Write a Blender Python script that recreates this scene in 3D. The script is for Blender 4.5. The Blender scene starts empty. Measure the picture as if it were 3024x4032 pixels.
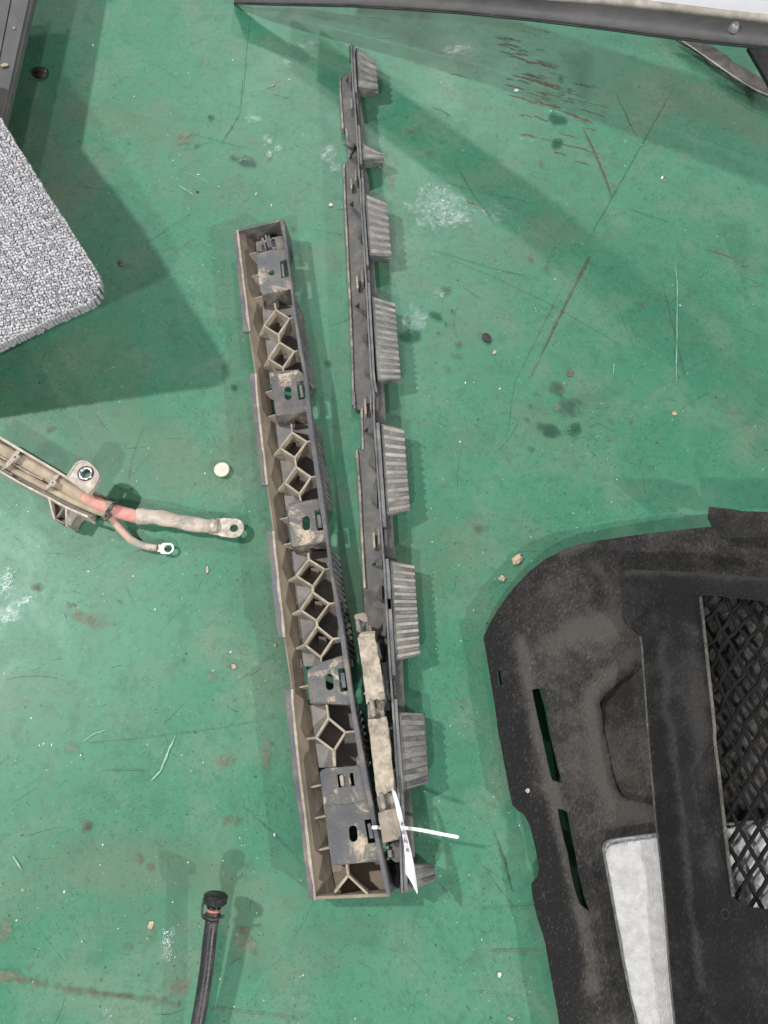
import bpy, bmesh, math, random
import numpy as np
from mathutils import Vector, noise as mnoise
from mathutils.geometry import delaunay_2d_cdt
random.seed(7)
rng = np.random.default_rng(7)
scn = bpy.context.scene
COL = scn.collection

# ------------------------------------------------------------------ camera, light, exposure
CAM_H, TILT, FPX = 0.80, math.radians(20.0), 2843.6
cam = bpy.data.cameras.new('camera'); camo = bpy.data.objects.new('camera', cam); COL.objects.link(camo)
camo.location = (0, 0, CAM_H); camo.rotation_euler = (TILT, 0, 0)
cam.sensor_fit = 'VERTICAL'; cam.sensor_height = 36.0; cam.lens = 36.0 * FPX / 4032.0
cam.clip_start = 0.02; cam.clip_end = 60
scn.camera = camo

world = bpy.data.worlds.new('World'); scn.world = world; world.use_nodes = True
wb = world.node_tree.nodes['Background']
wb.inputs[0].default_value = (0.93, 0.97, 1.0, 1); wb.inputs[1].default_value = 0.21

def hall_lamp(loc, power, col=(1, 0.985, 0.96), r=0.075):
    l = bpy.data.lights.new('hall_lamp', 'POINT'); l.energy = power; l.color = col; l.shadow_soft_size = r
    o = bpy.data.objects.new('hall_lamp', l); o.location = loc; COL.objects.link(o)
hall_lamp((-2.45, 0.95, 3.0), 475)        # left
hall_lamp((-0.85, -2.6, 3.0), 365)        # behind the photographer
hall_lamp((3.6, -2.3, 2.7), 620)          # right, low
hall_lamp((0.42, 3.65, 3.0), 165)         # ahead
hall_lamp((-0.77, 4.3, 3.0), 125)         # ahead, farther

scn.view_settings.view_transform = 'Standard'; scn.view_settings.look = 'None'
scn.view_settings.exposure = 0.0; scn.view_settings.gamma = 1.0; scn.view_settings.use_curve_mapping = False
scn.render.engine = 'CYCLES'
scn.cycles.use_denoising = True
scn.cycles.max_bounces = 6; scn.cycles.transparent_max_bounces = 16

# ------------------------------------------------------------------ measuring: views of the photo -> points at a known height
K = dict(A=(850,800,.36166),B=(950,1550,.31646),C=(1000,2100,.33898),D=(1050,2750,.38437),E=(1300,120,.31646),F=(1300,700,.40692),G=(1350,1550,.38425),H=(1350,2300,.5876),I=(0,1650,.60277),J=(650,3350,.30822),k=(0,0,.30139),L=(0,400,.45208),M=(900,0,1.2803),N=(1850,1950,.70766),O=(1850,2900,.70766),Q=(1350,3050,.30139),R=(2400,0,.37613),S=(900,0,.48222),T=(1700,100,.79807),U=(1600,1000,.66305),V=(0,2200,.66305),W=(0,3200,.72333),X=(300,300,.66305),Y=(0,1680,.31344),Z=(2600,1950,.25558),a=(2700,2300,.31641),b=(2700,3000,.31641),c=(1900,2500,.48222),d=(1380,2380,.23506),f=(0,0,1.8228),s=(0,0,1))
def at(k, x, y, z=0.0):
    x0, y0, s = K[k]; u = (x0 + x*s - 1512)/FPX; v = (2016 - y0 - y*s)/FPX
    dx, dy, dz = u, math.sin(TILT) + v*math.cos(TILT), -math.cos(TILT) + v*math.sin(TILT)
    t = (z - CAM_H)/dz
    return Vector((dx*t, dy*t, z))
def pts(k, z, *xy): return [at(k, xy[i], xy[i+1], z) for i in range(0, len(xy), 2)]
def px(k, x, y, n, z=0.0):            # size in metres of n view pixels at a place
    return (at(k, x+n, y, z) - at(k, x, y, z)).length

# ------------------------------------------------------------------ materials
MATS = {}
class NT:
    def __init__(s, name):
        s.m = bpy.data.materials.new(name); s.m.use_nodes = True; s.t = s.m.node_tree
        s.b = s.t.nodes['Principled BSDF']; s.out = s.t.nodes['Material Output']; MATS[name] = s.m
        s.tc = s.n('ShaderNodeTexCoord')
    def n(s, ty, **kw):
        nd = s.t.nodes.new(ty)
        for a, v in kw.items(): setattr(nd, a, v)
        return nd
    def l(s, a, b): s.t.links.new(a, b)
    def map(s, scale=(1,1,1), rot=(0,0,0), loc=(0,0,0)):
        m = s.n('ShaderNodeMapping'); m.inputs['Scale'].default_value = scale; m.inputs['Rotation'].default_value = rot; m.inputs['Location'].default_value = loc
        src = s.tc.outputs['Object']
        if any(rot) and scale != (1, 1, 1):                # turn first, then stretch
            r0 = s.n('ShaderNodeMapping'); r0.inputs['Rotation'].default_value = rot; s.l(src, r0.inputs['Vector']); src = r0.outputs[0]; m.inputs['Rotation'].default_value = (0, 0, 0)
        s.l(src, m.inputs['Vector']); return m.outputs[0]
    def noise(s, scale, detail=4, rough=.55, vec=None, dist=0):
        nd = s.n('ShaderNodeTexNoise'); nd.inputs['Scale'].default_value = scale; nd.inputs['Detail'].default_value = detail; nd.inputs['Roughness'].default_value = rough; nd.inputs['Distortion'].default_value = dist
        s.l(vec if vec is not None else s.tc.outputs['Object'], nd.inputs['Vector']); return nd.outputs['Fac']
    def vor(s, scale, feature='F1', out='Distance', vec=None, rand=1.0):
        nd = s.n('ShaderNodeTexVoronoi', feature=feature); nd.inputs['Scale'].default_value = scale; nd.inputs['Randomness'].default_value = rand
        s.l(vec if vec is not None else s.tc.outputs['Object'], nd.inputs['Vector']); return nd.outputs[out]
    def math(s, op, a, b=None, c=None, clamp=False):
        nd = s.n('ShaderNodeMath', operation=op); nd.use_clamp = clamp
        for i, v in enumerate((a, b, c)):
            if v is None: continue
            if isinstance(v, (int, float)): nd.inputs[i].default_value = v
            else: s.l(v, nd.inputs[i])
        return nd.outputs[0]
    def ramp(s, v, lo, hi, a=0.0, b=1.0):
        nd = s.n('ShaderNodeMapRange', interpolation_type='SMOOTHSTEP'); s.l(v, nd.inputs['Value'])
        for nm, val in (('From Min',lo),('From Max',hi),('To Min',a),('To Max',b)): nd.inputs[nm].default_value = val
        return nd.outputs[0]
    def mix(s, f, a, b):
        nd = s.n('ShaderNodeMix', data_type='RGBA')
        if isinstance(f, (int, float)): nd.inputs[0].default_value = f
        else: s.l(f, nd.inputs[0])
        for sk, v in ((nd.inputs[6], a), (nd.inputs[7], b)):
            if isinstance(v, tuple): sk.default_value = (*v, 1)
            else: s.l(v, sk)
        return nd.outputs[2]
    def col(s, v):
        if isinstance(v, tuple): s.b.inputs['Base Color'].default_value = (*v, 1)
        else: s.l(v, s.b.inputs['Base Color'])
    def rough(s, v):
        if isinstance(v, (int, float)): s.b.inputs['Roughness'].default_value = v
        else: s.l(v, s.b.inputs['Roughness'])
    def bump(s, h, strength=.5, dist=.001):
        nd = s.n('ShaderNodeBump'); nd.inputs['Strength'].default_value = strength; nd.inputs['Distance'].default_value = dist
        s.l(h, nd.inputs['Height']); s.l(nd.outputs[0], s.b.inputs['Normal']); return nd.outputs[0]

def dusty(name, base, dust, amount, scale=45, soft=.12, rough=.55, bump=.35, fine=420, speck=0.15, mud=None, mudamt=.62, mudscale=28):
    t = NT(name)
    n1 = t.noise(scale, 6, .62); n2 = t.noise(fine, 3, .6)
    v = t.math('ADD', t.math('MULTIPLY', n1, .75), t.math('MULTIPLY', n2, .25))
    th = .72 - .44*amount
    f = t.ramp(v, th - soft, th + soft)
    c1 = t.mix(t.ramp(t.noise(scale*.4, 3), .3, .7), tuple(x*.82 for x in base), tuple(x*1.2 for x in base))
    d1 = t.mix(t.ramp(t.noise(scale*2.3, 4), .3, .7), tuple(x*.78 for x in dust), tuple(min(.95, x*1.2) for x in dust))
    c = t.mix(f, c1, d1)
    if mud:
        mn = t.noise(mudscale, 7, .65, dist=.6)
        mf = t.math('MULTIPLY', t.ramp(mn, mudamt-.03, mudamt+.07), t.ramp(t.noise(170, 5, .7), .34, .52))
        mm = t.mix(t.ramp(t.noise(300, 4, .7), .35, .65), tuple(x*.7 for x in mud), mud)
        c = t.mix(mf, c, mm)
    s = t.ramp(t.noise(fine*1.7, 2, .5), .66, .74)
    c = t.mix(t.math('MULTIPLY', s, speck), c, tuple(min(.9, x*1.7) for x in dust))
    t.col(c); t.rough(t.ramp(f, 0, 1, rough, min(1, rough+.32)))
    t.b.inputs['Specular IOR Level'].default_value = .35
    t.bump(t.math('ADD', n2, t.math('MULTIPLY', f, .4)), bump, .0006)
    return t.m

TAN = (.27, .222, .172); PALE = (.42, .355, .285)
GREY = (.078, .081, .090)
dusty('plastic_grey', GREY, TAN, .30, scale=34, soft=.2, mud=(.42, .34, .25), mudamt=.60, mudscale=24)
dusty('plastic_pad', (.086, .091, .101), TAN, .20, scale=26, soft=.26, mud=(.50, .41, .31), mudamt=.545, mudscale=30)
dusty('plastic_rim', (.090, .096, .112), TAN, .24, scale=30, soft=.22)
dusty('plastic_flange', (.098, .10, .118), PALE, .50, scale=55, soft=.16)
dusty('plastic_tan', (.215, .180, .142), (.27, .224, .174), .75, scale=16, soft=.3, rough=.75, speck=.08)
dusty('plastic_floor', (.15, .148, .15), (.33, .30, .27), .48, scale=30, soft=.25)
dusty('rib_tan', (.25, .215, .172), (.40, .348, .28), .62, scale=60, soft=.25, rough=.7)
dusty('spine_grey', (.098, .104, .118), (.25, .242, .228), .36, scale=50, soft=.25)
dusty('tooth_grey', (.088, .092, .101), (.25, .240, .220), .44, scale=38, soft=.22)
dusty('tooth_pale', (.15, .145, .138), (.40, .362, .30), .56, scale=30, soft=.25)
dusty('tooth_mid', (.125, .125, .13), (.32, .30, .268), .50, scale=40, soft=.25)
dusty('ridge_dark', (.055, .056, .062), (.22, .195, .16), .38, scale=60, soft=.18)
dusty('base_dust', (.082, .084, .089), (.175, .162, .145), .46, scale=34, soft=.25, rough=.7)
dusty('mud_pale', (.19, .165, .138), (.43, .372, .298), .62, scale=70, soft=.14, rough=.85, bump=.9, fine=240)
dusty('mud_plain', (.20, .175, .148), (.285, .245, .20), .6, scale=30, soft=.3, rough=.8)
dusty('hinge_grey', (.17, .165, .16), (.35, .31, .27), .42, scale=60, soft=.2, rough=.45)
dusty('tray_grey', (.13, .125, .115), (.36, .31, .25), .52, scale=60, soft=.2)
dusty('tray_edge', (.30, .27, .23), (.50, .45, .39), .6, scale=70, soft=.2)
dusty('cable_mud', (.33, .27, .20), (.40, .33, .25), .6, scale=30, soft=.3, rough=.75)
dusty('cable_red', (.58, .16, .15), (.54, .345, .29), .60, scale=42, soft=.2, rough=.6)
dusty('cable_pink', (.48, .29, .24), (.50, .37, .30), .55, scale=60, soft=.3, rough=.6)
dusty('sleeve', (.20, .20, .205), (.50, .425, .355), .62, scale=34, soft=.12, rough=.65)
dusty('trim_grey', (.080, .080, .086), (.12, .115, .11), .4, scale=20, soft=.3, rough=.5, speck=.25)
dusty('trim_lip', (.30, .27, .245), (.46, .42, .37), .6, scale=30, soft=.2, rough=.7)
dusty('black_plastic', (.018, .018, .02), (.07, .065, .06), .28, scale=50, soft=.2, rough=.38)
dusty('hose_black', (.026, .026, .030), (.11, .10, .095), .30, scale=40, soft=.18, rough=.35)
dusty('wire_black', (.02, .02, .02), (.25, .21, .17), .35, scale=90, soft=.2, rough=.5)
dusty('splitter_mud', (.045, .045, .046), (.15, .138, .125), .50, scale=30, soft=.2, rough=.8, bump=.8)
dusty('crumb_tan', (.36, .28, .19), (.58, .49, .36), .55, scale=300, soft=.3, rough=.95, bump=1)
dusty('crumb_grey', (.22, .20, .17), (.40, .36, .31), .5, scale=300, soft=.3, rough=.95, bump=1)
dusty('crumb_brown', (.09, .07, .055), (.21, .16, .12), .45, scale=300, soft=.3, rough=.95, bump=1)
dusty('crumb_white', (.66, .64, .56), (.80, .78, .70), .55, scale=300, soft=.3, rough=.9, bump=.6)
dusty('crumb_black', (.02, .02, .022), (.07, .065, .06), .4, scale=300, soft=.3, rough=.45, bump=1)

def plain(name, c, rough=.5, metal=0, var=.12, scale=60, bump=.15, spec=.5):
    t = NT(name)
    t.col(t.mix(t.ramp(t.noise(scale, 4), .3, .7), tuple(x*(1-var) for x in c), tuple(min(1, x*(1+var)) for x in c)))
    t.rough(rough); t.b.inputs['Metallic'].default_value = metal; t.b.inputs['Specular IOR Level'].default_value = spec
    t.bump(t.noise(500, 3), bump, .0004); return t.m
plain('nylon_white', (.86, .86, .86), .45)
plain('paper_white', (.70, .70, .73), .8, var=.06)
plain('ink', (.30, .31, .33), .8)
plain('button_ivory', (.62, .57, .46), .5, var=.06)
plain('button_mark', (.66, .60, .47), .6)
plain('metal_zinc', (.62, .62, .63), .28, 1, var=.15, scale=200, bump=.3)
plain('metal_dull', (.46, .41, .35), .55, .5, var=.3, scale=160, bump=.5)
plain('metal_tin', (.60, .57, .54), .42, .7, var=.2, scale=200, bump=.4)
plain('rubber_red', (.46, .17, .13), .5)
plain('oring_black', (.012, .012, .014), .3)
plain('panel_white', (.80, .80, .86), .25, var=.02)
plain('bolt_grey', (.20, .20, .205), .4, .3)
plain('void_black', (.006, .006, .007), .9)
plain('mesh_black', (.006, .006, .007), .7, var=.3, scale=200, bump=.4, spec=.2)

def felt(name, base, dust, amount, pale=.3):
    t = NT(name)
    fib = t.noise(520, 4, .7, vec=t.map((1, .45, 1), (0, 0, .5)))
    big = t.noise(11, 5, .6); mid = t.noise(60, 5, .65)
    v = t.math('ADD', t.math('MULTIPLY', big, .55), t.math('ADD', t.math('MULTIPLY', mid, .3), t.math('MULTIPLY', fib, .3)))
    th = .80 - .38*amount
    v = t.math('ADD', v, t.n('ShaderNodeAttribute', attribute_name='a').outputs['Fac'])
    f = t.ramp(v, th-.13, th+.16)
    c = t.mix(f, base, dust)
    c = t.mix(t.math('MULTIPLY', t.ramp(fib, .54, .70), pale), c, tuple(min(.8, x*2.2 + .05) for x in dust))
    fine = t.ramp(t.noise(900, 2, .6), .35, .65)
    c = t.mix(t.math('MULTIPLY', fine, .30), c, tuple(x*.45 for x in base))
    t.col(c); t.rough(.95); t.b.inputs['Specular IOR Level'].default_value = .15
    t.b.inputs['Sheen Weight'].default_value = .08
    t.bump(t.math('ADD', fib, t.noise(1100, 2, .6)), .9, .0011); return t.m
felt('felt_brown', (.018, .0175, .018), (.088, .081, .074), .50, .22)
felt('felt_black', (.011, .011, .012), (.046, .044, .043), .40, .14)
felt('felt_edge', (.022, .021, .021), (.095, .085, .076), .52, .16)
felt('felt_light', (.06, .055, .05), (.19, .17, .148), .6, .3)
t = NT('felt_white')
nv = t.noise(120, 5, .65)
t.col(t.mix(t.ramp(nv, .3, .7), (.40, .395, .39), (.53, .525, .525))); t.rough(.95)
t.bump(t.math('ADD', t.noise(220, 4, .6), t.noise(800, 2)), .9, .0012)
t = NT('felt_white_edge')
t.col(t.mix(t.ramp(t.noise(200, 4), .3, .7), (.16, .165, .17), (.36, .37, .38))); t.rough(.95); t.bump(t.noise(500, 3), 1, .0015)

t = NT('foam_bead')
rnd = t.n('ShaderNodeAttribute', attribute_name='rnd')
t.col(t.mix(rnd.outputs['Fac'], (.30, .296, .312), (.52, .512, .535))); t.rough(.6)
t.bump(t.noise(900, 2), .3, .0004)
plain('foam_core', (.10, .10, .112), .9)
plain('foam_hole', (.02, .02, .024), .9)

# floor paint
t = NT('floor_paint')
big = t.noise(3.0, 5, .6); mid = t.noise(13, 6, .62, dist=.4); fine = t.noise(110, 5, .6); vf = t.noise(600, 3, .6)
c = t.mix(t.ramp(big, .35, .66), (.044, .186, .108), (.060, .212, .128))
c = t.mix(t.math('MULTIPLY', t.ramp(mid, .45, .68), .60), c, (.112, .208, .140))          # worn, greyed film
c = t.mix(t.math('MULTIPLY', t.ramp(t.noise(7, 5, .6, vec=t.map((1,1,1),(0,0,0),(3.1,1.7,0))), .52, .72), .45), c, (.165, .19, .135))   # dried dust
c = t.mix(t.math('MULTIPLY', t.ramp(t.noise(38, 6, .68, dist=.3), .50, .66), .40), c, (.032, .120, .074))
c = t.mix(t.math('MULTIPLY', t.ramp(fine, .50, .66), .38), c, (.044, .125, .086))
c = t.mix(t.math('MULTIPLY', t.ramp(vf, .55, .75), .18), c, (.18, .31, .22))
c = t.mix(t.math('MULTIPLY', t.ramp(t.noise(330, 4, .7), .60, .68), t.ramp(t.noise(10, 4, .6, vec=t.map((1,1,1),(0,0,0),(7,4,0))), .42, .62, 0, .75)), c, (.020, .050, .038))   # ground-in grit
c = t.mix(t.math('MULTIPLY', t.ramp(t.noise(4.3, 6, .68, vec=t.map((1,1,1),(0,0,0),(11,6,0)), dist=.5), .48, .66), .55), c, (.100, .150, .098))   # olive grime
for ang, off, sc in ((.75, 0, 1), (-.55, 3, .8), (1.35, 8, 1.3)):                          # short brushed flecks
    fl = t.ramp(t.noise(240*sc, 4, .62, vec=t.map((2.4, .5, 1), (0, 0, ang), (off, off*.4, 0))), .57, .66)
    pm = t.ramp(t.noise(6.5, 4, .6, vec=t.map((1,1,1),(0,0,0),(off+2, off*.6, 0))), .44, .60)
    c = t.mix(t.math('MULTIPLY', t.math('MULTIPLY', fl, pm), .50), c, (.026, .058, .042))
fl = t.ramp(t.noise(200, 4, .62, vec=t.map((2.2, .55, 1), (0, 0, .4), (5, 9, 0))), .60, .70)
c = t.mix(t.math('MULTIPLY', t.math('MULTIPLY', fl, t.ramp(t.noise(5, 4, .6, vec=t.map((1,1,1),(0,0,0),(1, 17, 0))), .45, .6)), .40), c, (.22, .34, .25))
st = None
for ang, sc, off in ((.35, 1.0, 0), (-1.1, .8, 4), (1.9, 1.2, 9)):                          # hairline scuffs
    nz = t.noise(70, 4, .6, vec=t.map((9*sc, .42*sc, 1), (0, 0, ang), (off, off*.7, 0)))
    r = t.math('MULTIPLY', t.ramp(nz, .655, .70), t.ramp(t.noise(9, 3, .5, vec=t.map((1,1,1),(0,0,0),(off,2,0))), .46, .60))
    st = r if st is None else t.math('MAXIMUM', st, r)
c = t.mix(t.math('MULTIPLY', st, .55), c, (.028, .060, .042))
def specks(scale, size, keep, off):
    vec = t.map((1,1,1), (0,0,0), (off, off*1.3, 0))
    vd = t.n('ShaderNodeTexVoronoi', feature='F1', voronoi_dimensions='2D'); vd.inputs['Scale'].default_value = scale; t.l(vec, vd.inputs['Vector'])
    sep = t.n('ShaderNodeSeparateColor'); t.l(vd.outputs['Color'], sep.inputs[0])
    wob = t.math('ADD', vd.outputs['Distance'], t.math('MULTIPLY', t.math('SUBTRACT', t.noise(scale*3, 3), .5), .40))
    return t.math('MULTIPLY', t.ramp(wob, size*.6, size, 1, 0), t.math('GREATER_THAN', sep.outputs[0], keep))
c = t.mix(t.math('MULTIPLY', specks(60, .065, .90, 1), .7), c, (.018, .045, .032))
c = t.mix(t.math('MULTIPLY', specks(140, .11, .88, 5), .65), c, (.022, .050, .038))
c = t.mix(t.math('MULTIPLY', specks(70, .042, .90, 8), .6), c, (.36, .44, .36))
c = t.mix(t.math('MULTIPLY', specks(150, .07, .92, 11), .6), c, (.36, .44, .36))
t.col(c)
t.rough(t.math('ADD', t.ramp(mid, .3, .7, .34, .50), t.math('MULTIPLY', vf, .1)))
t.b.inputs['Specular IOR Level'].default_value = .42
t.bump(t.math('ADD', t.math('MULTIPLY', fine, .5), t.math('MULTIPLY', vf, .35)), .22, .0012)

def decal_mat(name, c1, c2, rough=.7, hard=4, bias=.38, nscale=160, wob=1.3, top=.85):
    t = NT(name)
    a = t.n('ShaderNodeAttribute', attribute_name='a').outputs['Fac']
    n = t.noise(nscale, 6, .65)
    al = t.math('MULTIPLY', t.math('SUBTRACT', t.math('ADD', a, t.math('MULTIPLY', t.math('SUBTRACT', n, .5), wob)), bias), hard, clamp=True)
    t.l(t.math('MULTIPLY', al, top), t.b.inputs['Alpha'])
    t.col(t.mix(t.ramp(t.noise(nscale*1.6, 4), .3, .7), c1, c2)); t.rough(rough); return t.m
decal_mat('scratch_brown', (.095, .060, .045), (.165, .110, .085), .75, hard=2.2, bias=.40, nscale=200, wob=1.9, top=.8)
decal_mat('scratch_rust', (.085, .052, .040), (.140, .090, .070), .75, bias=.30)
decal_mat('scratch_dark', (.020, .045, .034), (.045, .080, .060), .7, bias=.42, wob=1.5, nscale=110, top=.6)
decal_mat('scratch_pale', (.22, .40, .30), (.34, .50, .40), .6, bias=.4)
decal_mat('stain_dust', (.19, .155, .115), (.30, .245, .185), .9, hard=1.3, bias=.52, nscale=120, wob=2.2, top=.6)
decal_mat('stain_brown', (.10, .070, .052), (.175, .130, .098), .85, hard=1.4, bias=.55, nscale=140, wob=2.4, top=.62)
decal_mat('stain_dark', (.028, .055, .042), (.055, .085, .065), .6, hard=1.4, bias=.5, nscale=120, wob=2.0, top=.6)
decal_mat('stain_oil', (.022, .085, .055), (.030, .105, .070), .10, hard=2.5, bias=.45, nscale=90, wob=1.3, top=.6)
t = NT('glare_film')                                                                        # clear gloss film, added to carry the glare of the lamps
a = t.n('ShaderNodeAttribute', attribute_name='a').outputs['Fac']
n = t.noise(150, 7, .75); al = t.math('MULTIPLY', t.math('SUBTRACT', t.math('ADD', a, t.math('MULTIPLY', t.math('SUBTRACT', n, .5), 2.2)), .66), 1.6, clamp=True)
g = t.n('ShaderNodeBsdfGlossy'); g.inputs['Roughness'].default_value = .22; g.inputs['Color'].default_value = (.9, .95, 1, 1)
bm_ = t.n('ShaderNodeBump'); bm_.inputs['Strength'].default_value = .8; bm_.inputs['Distance'].default_value = .0012
t.l(t.noise(420, 4, .7), bm_.inputs['Height']); t.l(bm_.outputs[0], g.inputs['Normal'])
tr = t.n('ShaderNodeBsdfTransparent'); mx = t.n('ShaderNodeMixShader')
t.l(t.math('MULTIPLY', al, .30), mx.inputs[0]); t.l(tr.outputs[0], mx.inputs[1]); t.l(g.outputs[0], mx.inputs[2]); t.l(mx.outputs[0], t.out.inputs[0])

# ------------------------------------------------------------------ builders
def tag(o, label=None, cat=None, group=None, kind=None):
    if label: o['label'] = label
    if cat: o['category'] = cat
    if group: o['group'] = group
    if kind: o['kind'] = kind
    return o
BASE = {}
def thing(name, label, cat, loc, group=None):
    e = bpy.data.objects.new(name, None); e.empty_display_size = .02; e.location = (loc[0], loc[1], loc[2]); COL.objects.link(e)
    BASE[e.name] = Vector(loc); return tag(e, label, cat, group)
def base_of(p):
    return BASE[p.name] if p is not None and p.name in BASE else Vector((0, 0, 0))
class MB:
    def __init__(s): s.v = []; s.f = []
    def add(s, vs, fs):
        b = len(s.v); s.v += [tuple(v) for v in vs]; s.f += [tuple(i+b for i in f) for f in fs]; return s
    def prism(s, top, z0, bottom=None):
        n = len(top); low = bottom if bottom else [Vector((p.x, p.y, z0)) for p in top]
        fs = [tuple(range(n)), tuple(range(2*n-1, n-1, -1))] + [(i, n+i, n+(i+1) % n, (i+1) % n) for i in range(n)]
        return s.add(list(top)+list(low), fs)
    def wall(s, p, q, w, z0, zp=None, zq=None):          # upright strip between two points, w thick
        p = Vector(p); q = Vector(q); d = Vector((q.x-p.x, q.y-p.y, 0)); d.normalize(); n = Vector((-d.y, d.x, 0))*w/2
        zp = p.z if zp is None else zp; zq = q.z if zq is None else zq
        T = [Vector((p.x, p.y, zp))+n, Vector((q.x, q.y, zq))+n, Vector((q.x, q.y, zq))-n, Vector((p.x, p.y, zp))-n]
        return s.prism(T, z0)
    def tube(s, path, r, seg=10, cap=True, flat=1.0):
        path = [Vector(p) for p in path]; rs = r if isinstance(r, (list, tuple)) else [r]*len(path)
        b = len(s.v); n = len(path)
        for i, p in enumerate(path):
            d = (path[min(i+1, n-1)] - path[max(i-1, 0)]).normalized()
            u = d.cross(Vector((0, 0, 1)))
            u = u.normalized() if u.length > 1e-5 else Vector((1, 0, 0))
            w = u.cross(d).normalized()
            for k in range(seg):
                a = 2*math.pi*k/seg
                s.v.append(tuple(p + u*math.cos(a)*rs[i] + w*math.sin(a)*rs[i]*flat))
        for i in range(n-1):
            for k in range(seg):
                s.f.append((b+i*seg+k, b+i*seg+(k+1) % seg, b+(i+1)*seg+(k+1) % seg, b+(i+1)*seg+k))
        if cap:
            s.f.append(tuple(b+k for k in reversed(range(seg)))); s.f.append(tuple(b+(n-1)*seg+k for k in range(seg)))
        return s
    def plate(s, outer, holes, thick):                    # flat plate with holes, outer given at its top
        V2 = []; E2 = []; loops = []
        for lp in [outer]+list(holes):
            b0 = len(V2); V2 += [Vector((p.x, p.y)) for p in lp]; n0 = len(lp); ids = [b0+i for i in range(n0)]; loops.append(ids)
            E2 += [(ids[i], ids[(i+1) % n0]) for i in range(n0)]
        vo, _, fo_, orig, *_r = delaunay_2d_cdt(V2, E2, [], 0, 1e-7)
        back = {}
        for i, os_ in enumerate(orig):
            for o_ in os_: back[o_] = i
        z = outer[0].z; tv = [Vector((v.x, v.y, z)) for v in vo]; n = len(tv); tf = []
        for f in fo_:
            c = (sum(vo[i].x for i in f)/len(f), sum(vo[i].y for i in f)/len(f))
            if inside(c, outer) and not any(inside(c, h) for h in holes): tf.append(list(f))
        sides = []
        for ids in loops:
            ids = [back[i] for i in ids]
            for i in range(len(ids)): a, b = ids[i], ids[(i+1) % len(ids)]; sides.append((a, b, b+n, a+n))
        return s.add(tv+[v-Vector((0, 0, thick)) for v in tv], [tuple(f) for f in tf]+[tuple(reversed([i+n for i in f])) for f in tf]+sides)
    def build(s, name, mat, parent=None, smooth=False, bevel=0.0, attr=None, solid=0.0, seg=2):
        o3 = root = parent
        while o3 is not None and o3.name not in BASE and o3.parent is not None: o3 = o3.parent
        off = base_of(o3) if o3 is not None else Vector((0, 0, 0))
        me = bpy.data.meshes.new(name); me.from_pydata([tuple(Vector(v)-off) for v in s.v], [], s.f); me.update()
        bm = bmesh.new(); bm.from_mesh(me); bmesh.ops.recalc_face_normals(bm, faces=bm.faces[:])
        bm.to_mesh(me); bm.free()
        if smooth:
            for p in me.polygons: p.use_smooth = True
        if attr is not None:
            at_ = me.attributes.new('a', 'FLOAT', 'POINT')
            for i, v in enumerate(attr): at_.data[i].value = v
        me.materials.append(MATS[mat])
        o = bpy.data.objects.new(name, me); COL.objects.link(o)
        if parent is not None: o.parent = parent
        if solid:
            m = o.modifiers.new('Solidify', 'SOLIDIFY'); m.thickness = solid; m.offset = -1
        if bevel:
            m = o.modifiers.new('Bevel', 'BEVEL'); m.width = bevel; m.segments = seg; m.limit_method = 'ANGLE'; m.angle_limit = math.radians(35)
        return o
def single(name, mb, mat, label, cat, group=None, **kw):
    """a thing that is one mesh: its origin sits at its own base"""
    cs = np.array([tuple(v) for v in mb.v]); loc = Vector((cs[:, 0].mean(), cs[:, 1].mean(), cs[:, 2].min()))
    mb.v = [tuple(Vector(v)-loc) for v in mb.v]
    o = mb.build(name, mat, **kw); o.location = loc; return tag(o, label, cat, group)
def circle(c, r, n=18, rx=None): 
    rx = rx or r
    return [Vector((c.x+rx*math.cos(2*math.pi*i/n), c.y+r*math.sin(2*math.pi*i/n), c.z)) for i in range(n)]
def capsule(p, q, r, n=8):                                # rounded slot outline between two centres
    d = (q-p).normalized(); a0 = math.atan2(d.y, d.x); out = []
    for c, s0 in ((q, a0-math.pi/2), (p, a0+math.pi/2)):
        for i in range(n+1): a = s0+math.pi*i/n; out.append(Vector((c.x+r*math.cos(a), c.y+r*math.sin(a), p.z)))
    return out
def catmull(P, n=6):
    P = [Vector(p) for p in P]; out = []
    for i in range(len(P)-1):
        p0, p1, p2, p3 = P[max(i-1, 0)], P[i], P[i+1], P[min(i+2, len(P)-1)]
        for k in range(n):
            t_ = k/n; out.append(.5*((2*p1)+(p2-p0)*t_+(2*p0-5*p1+4*p2-p3)*t_*t_+(3*p1-p0-3*p2+p3)*t_**3))
    out.append(P[-1]); return out
def lineX(P):                                             # x as a function of y along a measured edge
    Q = sorted(((p.y, p.x) for p in P)); ys = [q[0] for q in Q]; xs = [q[1] for q in Q]
    def fx(y):
        if y <= ys[0]: i = 0
        elif y >= ys[-1]: i = len(ys)-2
        else: i = max(j for j in range(len(ys)-1) if ys[j] <= y)
        return xs[i]+(xs[i+1]-xs[i])*(y-ys[i])/(ys[i+1]-ys[i])
    return fx
def rbf(ctrl):                                            # smooth height through measured points
    A = np.array([(p.x, p.y) for p in ctrl]); z = np.array([p.z for p in ctrl]); n = len(z)
    d = np.linalg.norm(A[:, None]-A[None], axis=2); M = np.zeros((n+3, n+3)); M[:n, :n] = d + np.eye(n)*1e-4
    M[:n, n] = 1; M[:n, n+1:] = A; M[n, :n] = 1; M[n+1:, :n] = A.T
    w = np.linalg.solve(M, np.r_[z, 0, 0, 0])
    return lambda x, y: float((np.hypot(A[:, 0]-x, A[:, 1]-y)*w[:n]).sum()+w[n]+w[n+1]*x+w[n+2]*y)
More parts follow.
